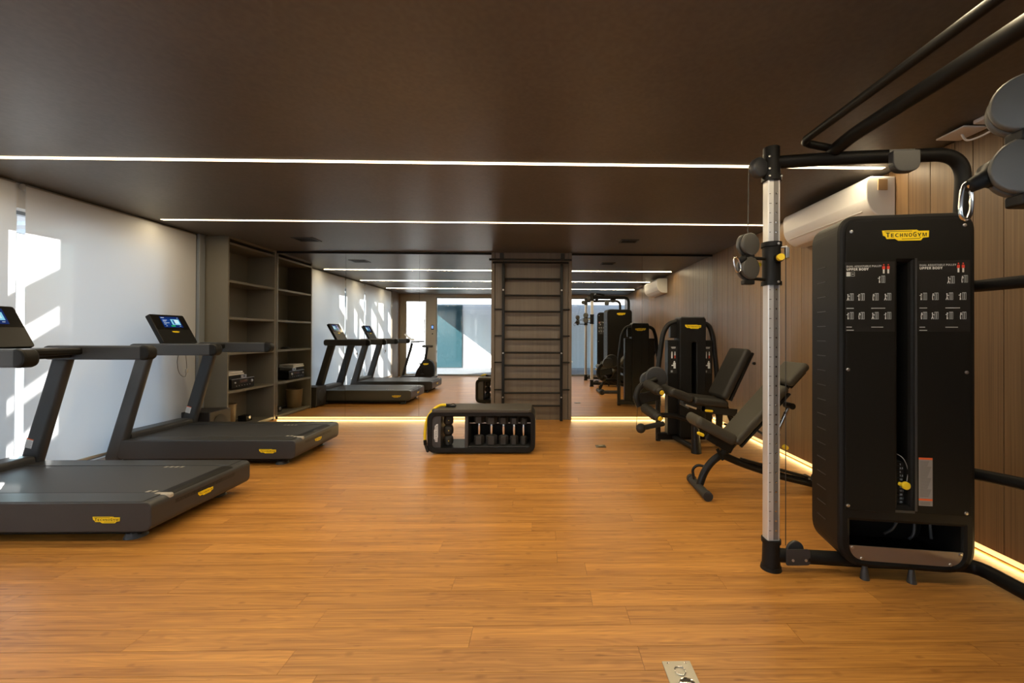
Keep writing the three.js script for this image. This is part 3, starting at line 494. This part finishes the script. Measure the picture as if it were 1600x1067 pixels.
function twin(g, flipText) {
  const m = clean(g.clone()), { position: p, normal: n, uv: u } = m.attributes;
  for (let i = 0; i < p.count; i++) { p.setZ(i, -2 * CY - p.getZ(i)); n.setZ(i, -n.getZ(i)); if (flipText) u.setX(i, 1 - u.getX(i)); }
  for (const a of [p, n, u]) for (let i = 0; i < a.count; i += 3) for (let k = 0; k < a.itemSize; k++) { const b = (i + 1) * a.itemSize + k, c = (i + 2) * a.itemSize + k, v = a.array[b]; a.array[b] = a.array[c]; a.array[c] = v; }
  return m;
}
{
  const t = thing('cable_machine', 'large black dual cable machine with two pulley posts by the wood wall', 'cable machine', [1.8, 0, CY]);
  const both = (name, geo, mat, label, text) => { geo = merge(geo); const a = part(t, name, geo, mat, label), b = part(t, name, twin(geo, text), mat, label); return [a, b]; };
  const bothSub = (parents, name, geo, mat, label, text) => { geo = merge(geo); part(parents[0], name, geo, mat, label); part(parents[1], name, twin(geo, text), mat, label); };
  const yaw = -9.3 * Math.PI / 180, TX = 1.878, TD = 2.101, at = (g) => put(g, TX, 0, TD, yaw);
  const body = rr(0.60, 1.80, [0.12, 0.12, 0.08, 0.08], 0, 0.985);
  body.holes.push(rr(0.09, 1.292, 0.008, -0.009, 1.024, THREE.Path), rr(0.555, 0.235, [0.10, 0.10, 0.01, 0.01], 0, 0.205, THREE.Path));
  const tower = both('tower', at(ext(body, 0.27, 0.018, 10).translate(0, 0, -0.288)), M.black);
  const face = rr(0.575, 1.50, [0.004, 0.004, 0.07, 0.07], 0, 1.118); face.holes.push(rr(0.09, 1.292, 0.008, -0.009, 1.024, THREE.Path));
  bothSub(tower, 'front_cover', at(ext(face, 0.003, 0.002, 8)), coated([0.0075, 0.007, 0.006], 0.6, 0.4));
  bothSub(tower, 'back_cover', at(ext(rr(0.60, 1.80, [0.12, 0.12, 0.08, 0.08], 0, 0.985), 0.004, 0.002, 8).translate(0, 0, -0.309)), coated([0.0075, 0.007, 0.006], 0.6, 0.4));
  bothSub(tower, 'logo_plate', at(badge(0.217, 0.06).translate(-0.008, 1.79, 0.005)), LOGO, 'yellow plate lettered TECHNOGYM', true);
  bothSub(tower, 'logo_plate', at(badge(0.217, 0.06).rotateY(Math.PI).translate(0.03, 1.79, -0.3115)), LOGO, 'yellow plate lettered TECHNOGYM', true);
  [0, 1].forEach((r) => bothSub(tower, 'instruction_card', at(plate(0.236, 0.362).translate(r ? 0.168 : -0.174, 1.475, 0.0056)), CARD[r], 'black card with exercise figures headed UPPER BODY', true));
  bothSub(tower, 'warning_label', at(plate(0.063, 0.245).translate(0.085, 0.53, 0.0056)), WARN, 'grey warning label with orange bands', true);
  for (const [x, y] of [[-0.262, 1.815], [0.262, 1.832], [-0.277, 1.096], [0.27, 1.09], [-0.277, 0.388], [0.268, 0.382]]) bothSub(tower, 'screw', at(disc(0.009, 0.008, 14, 0.002).translate(x, y, 0.006)), M.silver);
  bothSub(tower, 'slot_frame', at(merge(bx(0.036, 0.046, 0.378, 1.67, -0.008, 0.16), bx(-0.054, 0.036, 0.366, 0.378, -0.006, 0.1))), M.graphite);
  bothSub(tower, 'foot_plate', at(ext(rr(0.54, 0.085, [0.075, 0.075, 0.004, 0.004], 0, 0.133), 0.004, 0.001).translate(0, 0, -0.012)), std([0.34, 0.30, 0.27], 0.35, 0.8), 'brushed metal plate');
  for (const [x, y] of [[-0.25, 0.166], [0.25, 0.166], [-0.205, 0.112], [0.205, 0.112]]) bothSub(tower, 'screw', at(disc(0.008, 0.008, 14, 0.002).translate(x, y, -0.006)), M.silver);
  bothSub(tower, 'hose', at(merge(wire([V(0.05, 0.33, 0.16), V(0.05, 0.27, 0.15), V(0.02, 0.22, 0.14), V(-0.02, 0.19, 0.14)], 0.008), wire([V(0.13, 0.33, 0.16), V(0.135, 0.24, 0.15), V(0.12, 0.19, 0.14), V(0.10, 0.17, 0.14)], 0.008), wire([V(0.21, 0.33, 0.16), V(0.21, 0.25, 0.15), V(0.21, 0.18, 0.14)], 0.008))), M.graphite);
  for (let k = 0; k < 11; k++) bothSub(tower, 'weight_plate', at(bx(-0.10, 0.09, 0.386 + k * 0.0205, 0.4045 + k * 0.0205, 0.05, 0.17, 0.002, 1)), M.steel);
  bothSub(tower, 'weight_numbers', at(plate(0.03, 0.22).translate(0.012, 0.498, -0.0485)), std(1, 0.5, 0, { map: canvas(64, 448, (c, w, h) => { c.fillStyle = '#101214'; c.fillRect(0, 0, w, h); c.fillStyle = '#cfd6dd'; c.font = 'bold 26px sans-serif'; ['1', '2.5', '5', '7.5', '10', '12.5', '15', '17.5', '20', '22.5', '25'].forEach((v, i) => c.fillText(v, 4, 30 + i * 40)); }) }), 'white weight figures', true);
  bothSub(tower, 'selector_pin', at(merge(cyl(V(0.005, 0.50, 0.06), V(0.005, 0.50, 0.02), 0.006), disc(0.02, 0.02, 20).translate(0.005, 0.50, -0.012), disc(0.01, 0.012, 16).translate(-0.02, 0.507, -0.015))), M.yellow, 'yellow selector pin');
  bothSub(tower, 'pin_cord', at(wire([V(-0.03, 0.66, 0.06), V(0.0, 0.64, 0.03), V(0.02, 0.58, 0.02), V(0.015, 0.52, 0.02)], 0.002)), M.silver);
  for (const x of [-0.05, 0.045]) bothSub(tower, 'guide_rod', at(cyl(V(x, 0.38, 0.11), V(x, 1.7, 0.11), 0.008)), M.chrome);
  for (let k = 0; k < 18; k++) bothSub(tower, 'side_rib', at(bx(-0.3205, -0.3175, 0.25 + k * 0.0825, 0.254 + k * 0.0825, 0.13, 0.225)), M.graphite);
  for (const x of [-0.18, 0.04]) both('foot', cyl(V(TX + x * 0.99, 0, TD - x * 0.16 + 0.02), V(TX + x * 0.99, 0.07, TD - x * 0.16 + 0.02), 0.022, 0.012), M.graphite);
  // pulley post
  const PX = 1.262, PD = 2.254, post = both('post', [bx(PX - 0.034, PX + 0.034, 0.15, 2.15, PD - 0.03, PD + 0.03, 0.008)], M.alu, 'aluminium post');
  bothSub(post, 'channel', bx(PX - 0.004, PX + 0.022, 0.17, 2.14, PD - 0.0312, PD - 0.029), std([0.20, 0.19, 0.185], 0.4, 0.5), 'grey channel');
  bothSub(post, 'adjustment_holes', Array.from({ length: 36 }, (_, k) => put(disc(0.005, 0.002, 10, 0.0005), PX + 0.009, 0.22 + k * 0.052, PD - 0.0318)), M.chrome);
  bothSub(post, 'scale_marks', Array.from({ length: 36 }, (_, k) => bx(PX - 0.028, PX - (k % 2 ? 0.020 : 0.016), 0.218 + k * 0.052, 0.221 + k * 0.052, PD - 0.0306, PD - 0.0298)), M.cable);
  both('post_base', [cyl(V(PX, 0.012, PD), V(PX, 0.16, PD), 0.046, 0.042, 28), cyl(V(PX, 0, PD), V(PX, 0.02, PD), 0.054, 0.05, 28), cyl(V(PX, 0.145, PD), V(PX, 0.165, PD), 0.049, 0.049, 28)], M.black);
  both('post_cap', [cyl(V(PX, 2.12, PD), V(PX, 2.30, PD), 0.045, 0.042, 28), cyl(V(PX, 2.115, PD), V(PX, 2.145, PD), 0.05, 0.05, 28)], M.black);
  for (const [dx, y] of [[-0.035, 2.235], [-0.035, 2.17], [0.03, 2.13], [-0.035, 2.13]]) both('bolt', put(disc(0.006, 0.006, 12, 0.001), PX + dx, y, PD - 0.046), M.silver);
  both('top_pulley', put(disc(0.055, 0.05, 30, 0.012), PX - 0.075, 2.185, PD - 0.01, 0.3), M.graphite);
  // base and top tubes
  both('base_tube', pipe([V(PX, 0.075, PD), V(1.75, 0.065, 2.21), V(2.31, 0.055, 2.17), V(2.312, 0.05, CY)], 0.036, 0.08, 14), M.black);
  both('base_pulley_guard', [ext(rr(0.13, 0.085, [0.01, 0.02, 0.02, 0.01]), 0.006).applyMatrix4(new THREE.Matrix4().makeTranslation(PX + 0.12, 0.085, -PD + 0.045)), put(disc(0.05, 0.02, 26), PX + 0.125, 0.105, PD - 0.01, 0.1)], M.graphite);
  for (const x of [0.09, 0.16]) both('bolt', put(disc(0.007, 0.006, 12, 0.001), PX + x, 0.07, PD - 0.053), M.silver);
  both('top_tube', pipe([V(PX, 2.22, PD), V(1.62, 2.22, 2.18), V(2.20, 2.22, 2.115), V(2.20, 1.78, 2.14)], 0.034, 0.14, 14, 60), M.black);
  both('cable_guard', [put(ext(rr(0.12, 0.10, [0.05, 0.05, 0.004, 0.004]), 0.03, 0.004), 1.82, 2.145, 2.06, -0.1), put(plate(0.12, 0.03), 1.82, 2.20, 2.058, -0.1)], M.graphite);
  part(t, 'cross_tube', pipe([V(1.555, 2.255, 2.19), V(1.555, 2.275, 2.05), V(1.555, 2.275, 1.07), V(1.555, 2.255, 0.93)], 0.034, 0.08, 16), M.black);
  part(t, 'pull_up_grip', pipe([V(1.555, 2.27, 2.185), V(1.385, 2.30, 2.185), V(1.385, 2.30, 0.935), V(1.555, 2.27, 0.935)], 0.02, 0.05, 12), M.black);
  for (const [y0, y1] of [[1.535, 1.535], [0.545, 0.57]]) part(t, 'rear_brace', pipe([V(2.12, y0, 2.30), V(2.28, y0, 2.18), V(2.32, y1, 1.9), V(2.32, y1, 1.22), V(2.28, y0, 0.94), V(2.12, y0, 0.82)], 0.031, 0.12, 12), M.black);
  // sliding carriages with their pulleys, cable ends and snap hooks
  for (const [side, PDs, dx, dd, nyaw] of [[0, PD, -0.148, -0.035, 0.36], [1, 2 * CY - PD, -0.232, -0.006, -0.70]]) {
    const cr = part(t, 'carriage', [cyl(V(PX, 1.55, PDs), V(PX, 1.77, PDs), 0.046, 0.046, 28), cyl(V(PX, 1.545, PDs), V(PX, 1.565, PDs), 0.052, 0.052, 28), cyl(V(PX, 1.755, PDs), V(PX, 1.78, PDs), 0.052, 0.052, 28)], M.black);
    part(cr, 'lock_knob', [cyl(V(PX + 0.012, 1.688, PDs - 0.055), V(PX + 0.006, 1.688, PDs - 0.085), 0.019, 0.018)], M.yellow, 'yellow knob');
    part(cr, 'knob_collar', cyl(V(PX + 0.014, 1.688, PDs - 0.03), V(PX + 0.011, 1.688, PDs - 0.062), 0.026, 0.024), M.black);
    part(cr, 'release_tab', capsule(V(PX - 0.045, 1.665, PDs + 0.02), V(PX - 0.075, 1.66, PDs + 0.02), 0.014), M.yellow, 'yellow tab');
    part(cr, 'counter', [bx(PX + 0.058, PX + 0.078, 1.69, 1.75, PDs - 0.04, PDs - 0.02, 0.003), cyl(V(PX, 1.752, PDs), V(PX + 0.07, 1.752, PDs - 0.03), 0.006)], M.silver);
    for (const y of [1.765, 1.56]) part(cr, 'screw', put(disc(0.007, 0.006, 12, 0.001), PX + 0.01, y, PDs - 0.053), M.silver);
    const cx = PX + dx, cd = PDs + dd;
    part(cr, 'pulley_bracket', [cyl(V(PX, 1.69, PDs), V(cx, 1.69, cd), 0.009), cyl(V(PX, 1.575, PDs), V(cx, 1.58, cd), 0.009), bx(cx - 0.03, cx + 0.03, 1.68, 1.705, cd - 0.02, cd + 0.02, 0.006), bx(cx - 0.03, cx + 0.03, 1.545, 1.57, cd - 0.02, cd + 0.02, 0.006)], M.black);
    const off = side ? 0.064 : 0.062;
    for (const y of [1.692 + off + 0.006, 1.692 - off + 0.002]) { const w = part(cr, 'pulley', put(merge(disc(side ? 0.0605 : 0.06, 0.022, 36, 0.006).translate(0, 0, 0.018), disc(side ? 0.0605 : 0.06, 0.022, 36, 0.006).translate(0, 0, -0.018), disc(0.048, 0.03, 28)), cx, y, cd, nyaw), std([0.07, 0.068, 0.062], 0.38)); }
    const hook = (x, y, d, s, roll, yw) => put(new THREE.TubeGeometry(new THREE.CatmullRomCurve3([[-0.012, 0.03], [0.0, 0.04], [0.014, 0.03], [0.02, -0.02], [0.008, -0.036], [-0.008, -0.034], [-0.014, -0.02]].map(([a, b]) => new THREE.Vector3(a * s, b * s, 0)), true), 40, 0.0042 * s, 8, true), x, y, d, yw, 0, roll);
    if (side) {
      part(cr, 'cable_end', wire([V(cx + 0.03, 1.686, cd), V(1.055, 1.66, 0.885), V(1.02, 1.642, 0.90)], 0.003, 12), M.cable);
      part(cr, 'cable_stop', between(new THREE.LatheGeometry([[0, -0.045], [0.012, -0.045], [0.016, -0.01], [0.024, 0.0], [0.026, 0.03], [0.02, 0.045], [0, 0.047]].map((q) => new THREE.Vector2(q[0] * 1.2, q[1] * 1.1)), 24), V(0.955, 1.606, 0.90), V(1.03, 1.645, 0.90)), M.black, 'black rubber stopper');
      part(cr, 'snap_hook', hook(0.938, 1.568, 0.90, 1.05, -0.15, 0.3), M.chrome, 'steel snap hook');
    } else {
      part(cr, 'cable_stop', capsule(V(cx - 0.02, 1.69, cd - 0.02), V(cx - 0.06, 1.665, cd - 0.03), 0.02), M.black, 'black rubber stopper');
      part(cr, 'snap_hook', hook(cx - 0.075, 1.645, cd - 0.035, 1.05, 0.25, 0.3), M.chrome, 'steel snap hook');
    }
    part(cr, 'cable', [cyl(V(PX - 0.125, 2.2, PDs), V(cx, 1.80, cd), 0.0022, 0.0022, 6), cyl(V(PX + 0.062, 1.70, PDs - 0.03), V(PX + 0.075, 0.13, PDs - 0.01), 0.0022, 0.0022, 6)], M.cable);
  }
}

// ---------------------------------------------------------------- leg extension machine
const CARD2 = std(1, 0.5, 0, { map: canvas(128, 384, (c, w, h) => { c.fillStyle = '#12110f'; c.fillRect(0, 0, w, h); c.fillStyle = '#cfd2d2'; c.fillRect(30, 14, 70, 9); c.fillRect(38, 30, 56, 6); for (const k of [0, 1]) { c.fillStyle = '#c9cccc'; c.beginPath(); c.arc(42 + k * 46, 88, 9, 0, 7); c.fill(); c.fillRect(32 + k * 46, 98, 20, 34); c.fillStyle = k ? '#c04a34' : '#d9dcdc'; c.fillRect(33 + k * 46, 132, 18, 40); } c.fillStyle = '#d9dcdc'; c.beginPath(); c.arc(80, 220, 12, 0, 7); c.fill(); c.fillRect(60, 232, 40, 44); c.fillRect(36, 262, 34, 16); c.fillRect(66, 276, 34, 36); c.fillStyle = '#8d9293'; c.fillRect(24, 338, 30, 30); c.strokeStyle = '#8d9293'; c.strokeRect(66, 340, 34, 28); }) });
{
  const t = thing('leg_machine', 'black seated leg extension machine beside the mirror corner', 'exercise machine', [1.75, 0, 4.75]);
  const col = rr(0.29, 1.40, [0.02, 0.02, 0.035, 0.035], 1.79, 0.775); col.holes.push(rr(0.075, 0.80, 0.034, 1.805, 0.80, THREE.Path));
  const c = part(t, 'column', ext(col, 0.20, 0.012, 8).translate(0, 0, -5.07), M.black); part(c, 'back_plate', bx(1.66, 1.92, 0.09, 1.46, 5.07, 5.085), M.black);
  part(c, 'logo_plate', put(badge(0.19, 0.05), 1.79, 1.375, 4.857), LOGO, 'yellow plate lettered TECHNOGYM'); part(c, 'logo_plate', put(badge(0.19, 0.05).rotateY(Math.PI), 1.79, 1.375, 5.0865), LOGO, 'yellow plate lettered TECHNOGYM'); part(c, 'cap', bx(1.65, 1.93, 1.47, 1.492, 4.86, 5.08, 0.01), M.graphite);
  for (let k = 0; k < 8; k++) part(c, 'weight_plate', bx(1.72, 1.89, 0.41 + k * 0.022, 0.43 + k * 0.022, 4.93, 5.04, 0.002, 1), M.steel);
  for (const [a, b] of [[1.515, 1.645], [1.935, 2.05]]) { const s = part(t, 'side_panel', bx(a, b, 0.09, 1.215, 4.93, 5.06, 0.01), M.black); part(s, 'instruction_card', put(plate(0.10, 0.33), (a + b) / 2, 0.98, 4.9285), CARD2, 'black card with exercise figures'); }
  part(t, 'frame_tube', pipe([V(1.42, 0, 5.0), V(1.415, 0.86, 5.0), V(1.475, 1.30, 5.0), V(1.54, 1.41, 5.0), V(1.65, 1.44, 5.0)], 0.03, 0.08, 14), M.steel);
  part(t, 'frame_tube', pipe([V(1.93, 1.43, 5.0), V(2.035, 1.40, 5.0), V(2.085, 1.26, 5.0), V(2.13, 0.84, 5.0), V(2.16, 0, 5.0)], 0.03, 0.08, 14), M.steel);
  part(t, 'top_bracket', bx(1.56, 1.65, 1.24, 1.42, 4.98, 5.06, 0.01), M.steel);
  part(t, 'base_frame', [bx(1.40, 2.18, 0.02, 0.10, 4.96, 5.04, 0.01), slab(V(1.66, 0.06, 4.48), V(1.661, 0.061, 4.48), 0.07, 0.02, 0.005), cyl(V(1.67, 0.05, 4.47), V(1.60, 0.05, 5.0), 0.03), cyl(V(2.0, 0.05, 4.5), V(2.05, 0.05, 5.0), 0.03)], M.steel);
  part(t, 'cam_disc', [put(disc(0.125, 0.05, 40, 0.012), 1.325, 0.785, 4.76), put(disc(0.10, 0.05, 40, 0.012), 1.25, 0.75, 4.80)], M.graphite);
  part(t, 'lever_arm', [pipe([V(1.32, 0.77, 4.72), V(1.12, 0.70, 4.69), V(1.07, 0.57, 4.67), V(1.11, 0.47, 4.66)], 0.034, 0.07, 12), cyl(V(1.12, 0.66, 4.69), V(1.17, 0.735, 4.64), 0.025), slab(V(1.10, 0.55, 4.67), V(1.35, 0.60, 4.70), 0.12, 0.03, 0.01)], M.steel);
  for (const [a, b, lab] of [[V(1.262, 0.676, 4.37), V(1.175, 0.735, 4.64), 'upper'], [V(1.243, 0.404, 4.37), V(1.145, 0.472, 4.64), 'lower']]) {
    const r = part(t, 'roller', capsule(a, b, 0.056), M.pad, lab + ' padded roller'), dir = a.clone().sub(b).normalize();
    part(r, 'collar', cyl(a.clone().addScaledVector(dir, -0.02), a.clone().addScaledVector(dir, 0.026), 0.04), M.rubber); part(r, 'end_cap', cyl(a.clone().addScaledVector(dir, 0.02), a.clone().addScaledVector(dir, 0.04), 0.025, 0.022), M.yellow, 'yellow cap');
  }
  part(t, 'counterweight_lever', [new THREE.SphereGeometry(0.056, 24, 16).scale(1, 1, 0.8).translate(1.15, 0.205, -4.75), cyl(V(1.15, 0.205, 4.75), V(1.45, 0.225, 4.9), 0.03)], M.rubber);
  part(t, 'cable', cyl(V(1.09, 0.5, 4.66), V(1.095, 0.22, 4.74), 0.003, 0.003, 6), M.cable);
  part(t, 'thigh_pad', slab(V(1.35, 0.685, 4.5), V(1.60, 0.595, 4.5), 0.095, 0.40, 0.04, 4), M.pad);
  part(t, 'seat_pad', slab(V(1.60, 0.585, 4.5), V(1.97, 0.545, 4.5), 0.085, 0.40, 0.038, 4), M.pad);
  const b = part(t, 'back_pad', slab(V(1.925, 0.60, 4.5), V(2.185, 1.125, 4.5), 0.085, 0.40, 0.038, 4), M.pad);
  part(b, 'back_support', [slab(V(2.005, 0.58, 4.5), V(2.245, 1.09, 4.5), 0.03, 0.30, 0.008), cyl(V(2.23, 0.98, 4.32), V(2.23, 0.98, 4.30), 0.016), cyl(V(1.97, 0.62, 4.5), V(2.10, 0.30, 4.5), 0.025)], M.steel);
  part(t, 'seat_frame', [slab(V(1.50, 0.585, 4.33), V(1.72, 0.50, 4.33), 0.055, 0.02, 0.005), slab(V(1.68, 0.50, 4.33), V(2.06, 0.46, 4.33), 0.075, 0.02, 0.005), slab(V(1.56, 0.52, 4.5), V(2.02, 0.47, 4.5), 0.05, 0.30, 0.01), slab(V(1.90, 0.47, 4.38), V(1.92, 0.08, 4.45), 0.06, 0.04, 0.01), cyl(V(2.0, 0.42, 4.36), V(2.16, 0.36, 4.36), 0.01), cyl(V(1.94, 0.34, 4.36), V(2.12, 0.28, 4.36), 0.01)], M.steel);
  part(t, 'lower_tube', pipe([V(1.25, 0.405, 4.5), V(1.45, 0.40, 4.5), V(1.66, 0.34, 4.5)], 0.028, 0.06), M.steel);
  part(t, 'front_leg', between(new THREE.CylinderGeometry(0.03, 0.055, 0.40, 20), V(1.685, 0, 4.47), V(1.665, 0.40, 4.47)), M.steel);
  part(t, 'seat_lever', capsule(V(1.715, 0.488, 4.31), V(1.80, 0.48, 4.31), 0.013), M.yellow, 'yellow lever');
  part(t, 'adjuster_link', slab(V(1.515, 0.545, 4.32), V(1.63, 0.505, 4.32), 0.02, 0.008, 0.003), M.silver);
}

// ---------------------------------------------------------------- incline bench
{
  const t = thing('incline_bench', 'adjustable incline weight bench with olive pads beside the pulley post', 'bench', [1.75, 0, 3.37]), D = 3.37;
  const seat = part(t, 'seat_pad', (() => { const g = new RoundedBoxGeometry(0.36, 0.085, 0.30, 5, 0.04), p = g.attributes.position; for (let i = 0; i < p.count; i++) { const k = Math.max(0, -p.getX(i) / 0.18); p.setZ(i, p.getZ(i) * (1 - 0.12 * k)); p.setY(i, p.getY(i) + 0.012 * k * k); } g.computeVertexNormals(); return g.rotateZ(-0.46).translate(1.385, 0.515, -D); })(), M.padOlive);
  part(seat, 'seat_shell', slab(V(1.25, 0.545, D), V(1.52, 0.41, D), 0.02, 0.22, 0.006), M.black);
  const bk = part(t, 'back_pad', slab(V(1.535, 0.42, D), V(1.94, 0.865, D), 0.065, 0.30, 0.028, 4), M.padOlive); part(bk, 'back_frame', [slab(V(1.58, 0.40, D), V(2.08, 0.945, D), 0.035, 0.09, 0.008), slab(V(1.575, 0.395, D - 0.12), V(1.965, 0.815, D - 0.12), 0.018, 0.03, 0.004), slab(V(1.575, 0.395, D + 0.12), V(1.965, 0.815, D + 0.12), 0.018, 0.03, 0.004)], M.steel);
  const hd = part(t, 'head_pad', slab(V(1.955, 0.885, D), V(2.105, 1.045, D), 0.065, 0.30, 0.028, 4), M.padOlive); part(hd, 'head_bracket', slab(V(2.0, 0.855, D), V(2.12, 0.985, D), 0.03, 0.16, 0.008), M.steel);
  part(t, 'front_frame', pipe([V(1.295, 0.045, D), V(1.335, 0.16, D), V(1.40, 0.25, D), V(1.50, 0.315, D), V(1.58, 0.40, D)], 0.03, 0.07, 14), M.steel);
  part(t, 'rear_frame', pipe([V(1.48, 0.30, D), V(1.60, 0.245, D), V(1.75, 0.19, D), V(1.98, 0.12, D), V(2.30, 0.045, D)], 0.03, 0.08, 14), M.steel);
  part(t, 'adjuster_rail', slab(V(1.64, 0.262, D), V(2.18, 0.115, D), 0.02, 0.05, 0.004), M.black);
  part(t, 'front_foot', [cyl(V(1.285, 0.036, 3.18), V(1.30, 0.036, 3.56), 0.034), cyl(V(1.284, 0.038, 3.16), V(1.286, 0.038, 3.20), 0.0375), cyl(V(1.3, 0.038, 3.54), V(1.302, 0.038, 3.58), 0.0375)], M.rubber);
  part(t, 'rear_foot', [cyl(V(2.30, 0.036, 3.16), V(2.30, 0.036, 3.58), 0.034), put(disc(0.045, 0.03, 24), 2.22, 0.13, 3.30)], M.rubber);
  part(t, 'carry_handle', pipe([V(1.29, 0.06, 3.47), V(1.275, 0.15, 3.47), V(1.315, 0.19, 3.46), V(1.365, 0.185, 3.42)], 0.011, 0.03, 10), M.steel);
  part(t, 'support_strut', cyl(V(1.845, 0.245, D), V(1.94, 0.475, D), 0.024), M.steel); part(t, 'strut_rod', cyl(V(1.93, 0.46, D), V(2.03, 0.69, D), 0.015), M.chrome, 'chrome rod'); part(t, 'strut_joint', cyl(V(2.035, 0.70, D - 0.05), V(2.035, 0.70, D + 0.05), 0.025), M.black);
  part(t, 'seat_bracket', [slab(V(1.36, 0.475, D - 0.02), V(1.56, 0.36, D - 0.02), 0.10, 0.05, 0.01), slab(V(1.42, 0.36, D - 0.05), V(1.47, 0.27, D - 0.05), 0.025, 0.012, 0.003)], M.black);
  part(t, 'adjuster_knob', [cyl(V(1.70, 0.53, 3.30), V(1.735, 0.505, 3.20), 0.009), new THREE.SphereGeometry(0.02, 16, 12).translate(1.737, 0.503, -3.195)], M.rubber);
  part(t, 'seat_lever', capsule(V(1.22, 0.515, 3.22), V(1.275, 0.49, 3.22), 0.013), M.yellow, 'yellow lever'); part(t, 'pin_knob', cyl(V(1.955, 0.38, 3.30), V(1.955, 0.38, 3.27), 0.02, 0.018), M.yellow, 'yellow knob');
}

// ---------------------------------------------------------------- exercise bike by the entrance (seen in the mirrors)
{
  const t = thing('exercise_bike', 'black exercise bike beside the glass door, reflected in the mirror', 'exercise bike', [-3.55, 0, 0.42]), D = 0.42;
  part(t, 'base', [bx(-4.05, -3.98, 0, 0.06, D - 0.28, D + 0.28, 0.02), bx(-3.12, -3.05, 0, 0.06, D - 0.28, D + 0.28, 0.02), slab(V(-4.0, 0.06, D), V(-3.1, 0.06, D), 0.06, 0.10, 0.015)], M.graphite);
  part(t, 'flywheel_cover', (() => { const s = new THREE.Shape(); s.moveTo(-0.26, 0.05); s.lineTo(0.24, 0.05); s.quadraticCurveTo(0.31, 0.30, 0.22, 0.46); s.quadraticCurveTo(0.10, 0.58, -0.02, 0.52); s.lineTo(-0.20, 0.22); s.closePath(); return ext(s, 0.12, 0.02, 14).translate(-3.35, 0, -D - 0.06); })(), M.black);
  part(t, 'logo_plate', put(badge(0.15, 0.05).rotateY(Math.PI), -3.30, 0.42, D + 0.082), LOGO, 'yellow plate lettered TECHNOGYM');
  part(t, 'seat_post', cyl(V(-3.36, 0.40, D), V(-3.28, 0.90, D), 0.04, 0.03), M.black); part(t, 'saddle', (() => { const s = new THREE.Shape(); s.moveTo(-0.13, -0.02); s.quadraticCurveTo(0.02, -0.035, 0.06, -0.10); s.quadraticCurveTo(0.14, -0.10, 0.14, 0); s.quadraticCurveTo(0.14, 0.10, 0.06, 0.10); s.quadraticCurveTo(0.02, 0.035, -0.13, 0.02); s.closePath(); return ext(s, 0.035, 0.015, 10).rotateX(-Math.PI / 2).translate(-3.28, 0.91, -D); })(), M.rubber);
  part(t, 'front_post', pipe([V(-3.98, 0.06, D), V(-3.92, 0.30, D), V(-3.76, 0.85, D), V(-3.72, 1.02, D)], 0.035, 0.1, 14), M.steel); part(t, 'bottle_cage', put(new THREE.TorusGeometry(0.045, 0.006, 8, 24), -3.70, 0.80, D, 0, Math.PI / 2), M.black);
  part(t, 'handlebar', [pipe([V(-3.45, 1.06, D - 0.22), V(-3.66, 1.06, D - 0.24), V(-3.72, 1.05, D - 0.1), V(-3.72, 1.05, D + 0.1), V(-3.66, 1.06, D + 0.24), V(-3.45, 1.06, D + 0.22)], 0.02, 0.06)], M.rubber);
  part(t, 'console', put(ext(rr(0.34, 0.26, 0.02), 0.025, 0.004), -3.80, 1.18, D, Math.PI / 2, -0.85), M.white); part(t, 'screen', put(plate(0.28, 0.19), -3.777, 1.206, D, Math.PI / 2, -0.85), std([0.35, 0.42, 0.48], 0.15), 'pale screen');
  for (const s of [-1, 1]) part(t, 'pedal', [cyl(V(-3.45, 0.28, D + s * 0.08), V(-3.45, 0.28, D + s * 0.13), 0.02), slab(V(-3.45, 0.28, D + s * 0.13), V(-3.45 + s * 0.08, 0.28 - s * 0.14, D + s * 0.13), 0.025, 0.015, 0.004), bx(-3.50 + s * 0.08, -3.40 + s * 0.08, 0.125 + (s < 0 ? 0.28 : 0), 0.15 + (s < 0 ? 0.28 : 0), D + s * 0.14, D + s * 0.23, 0.006)], M.steel);
}

renderer.render(scene, camera);
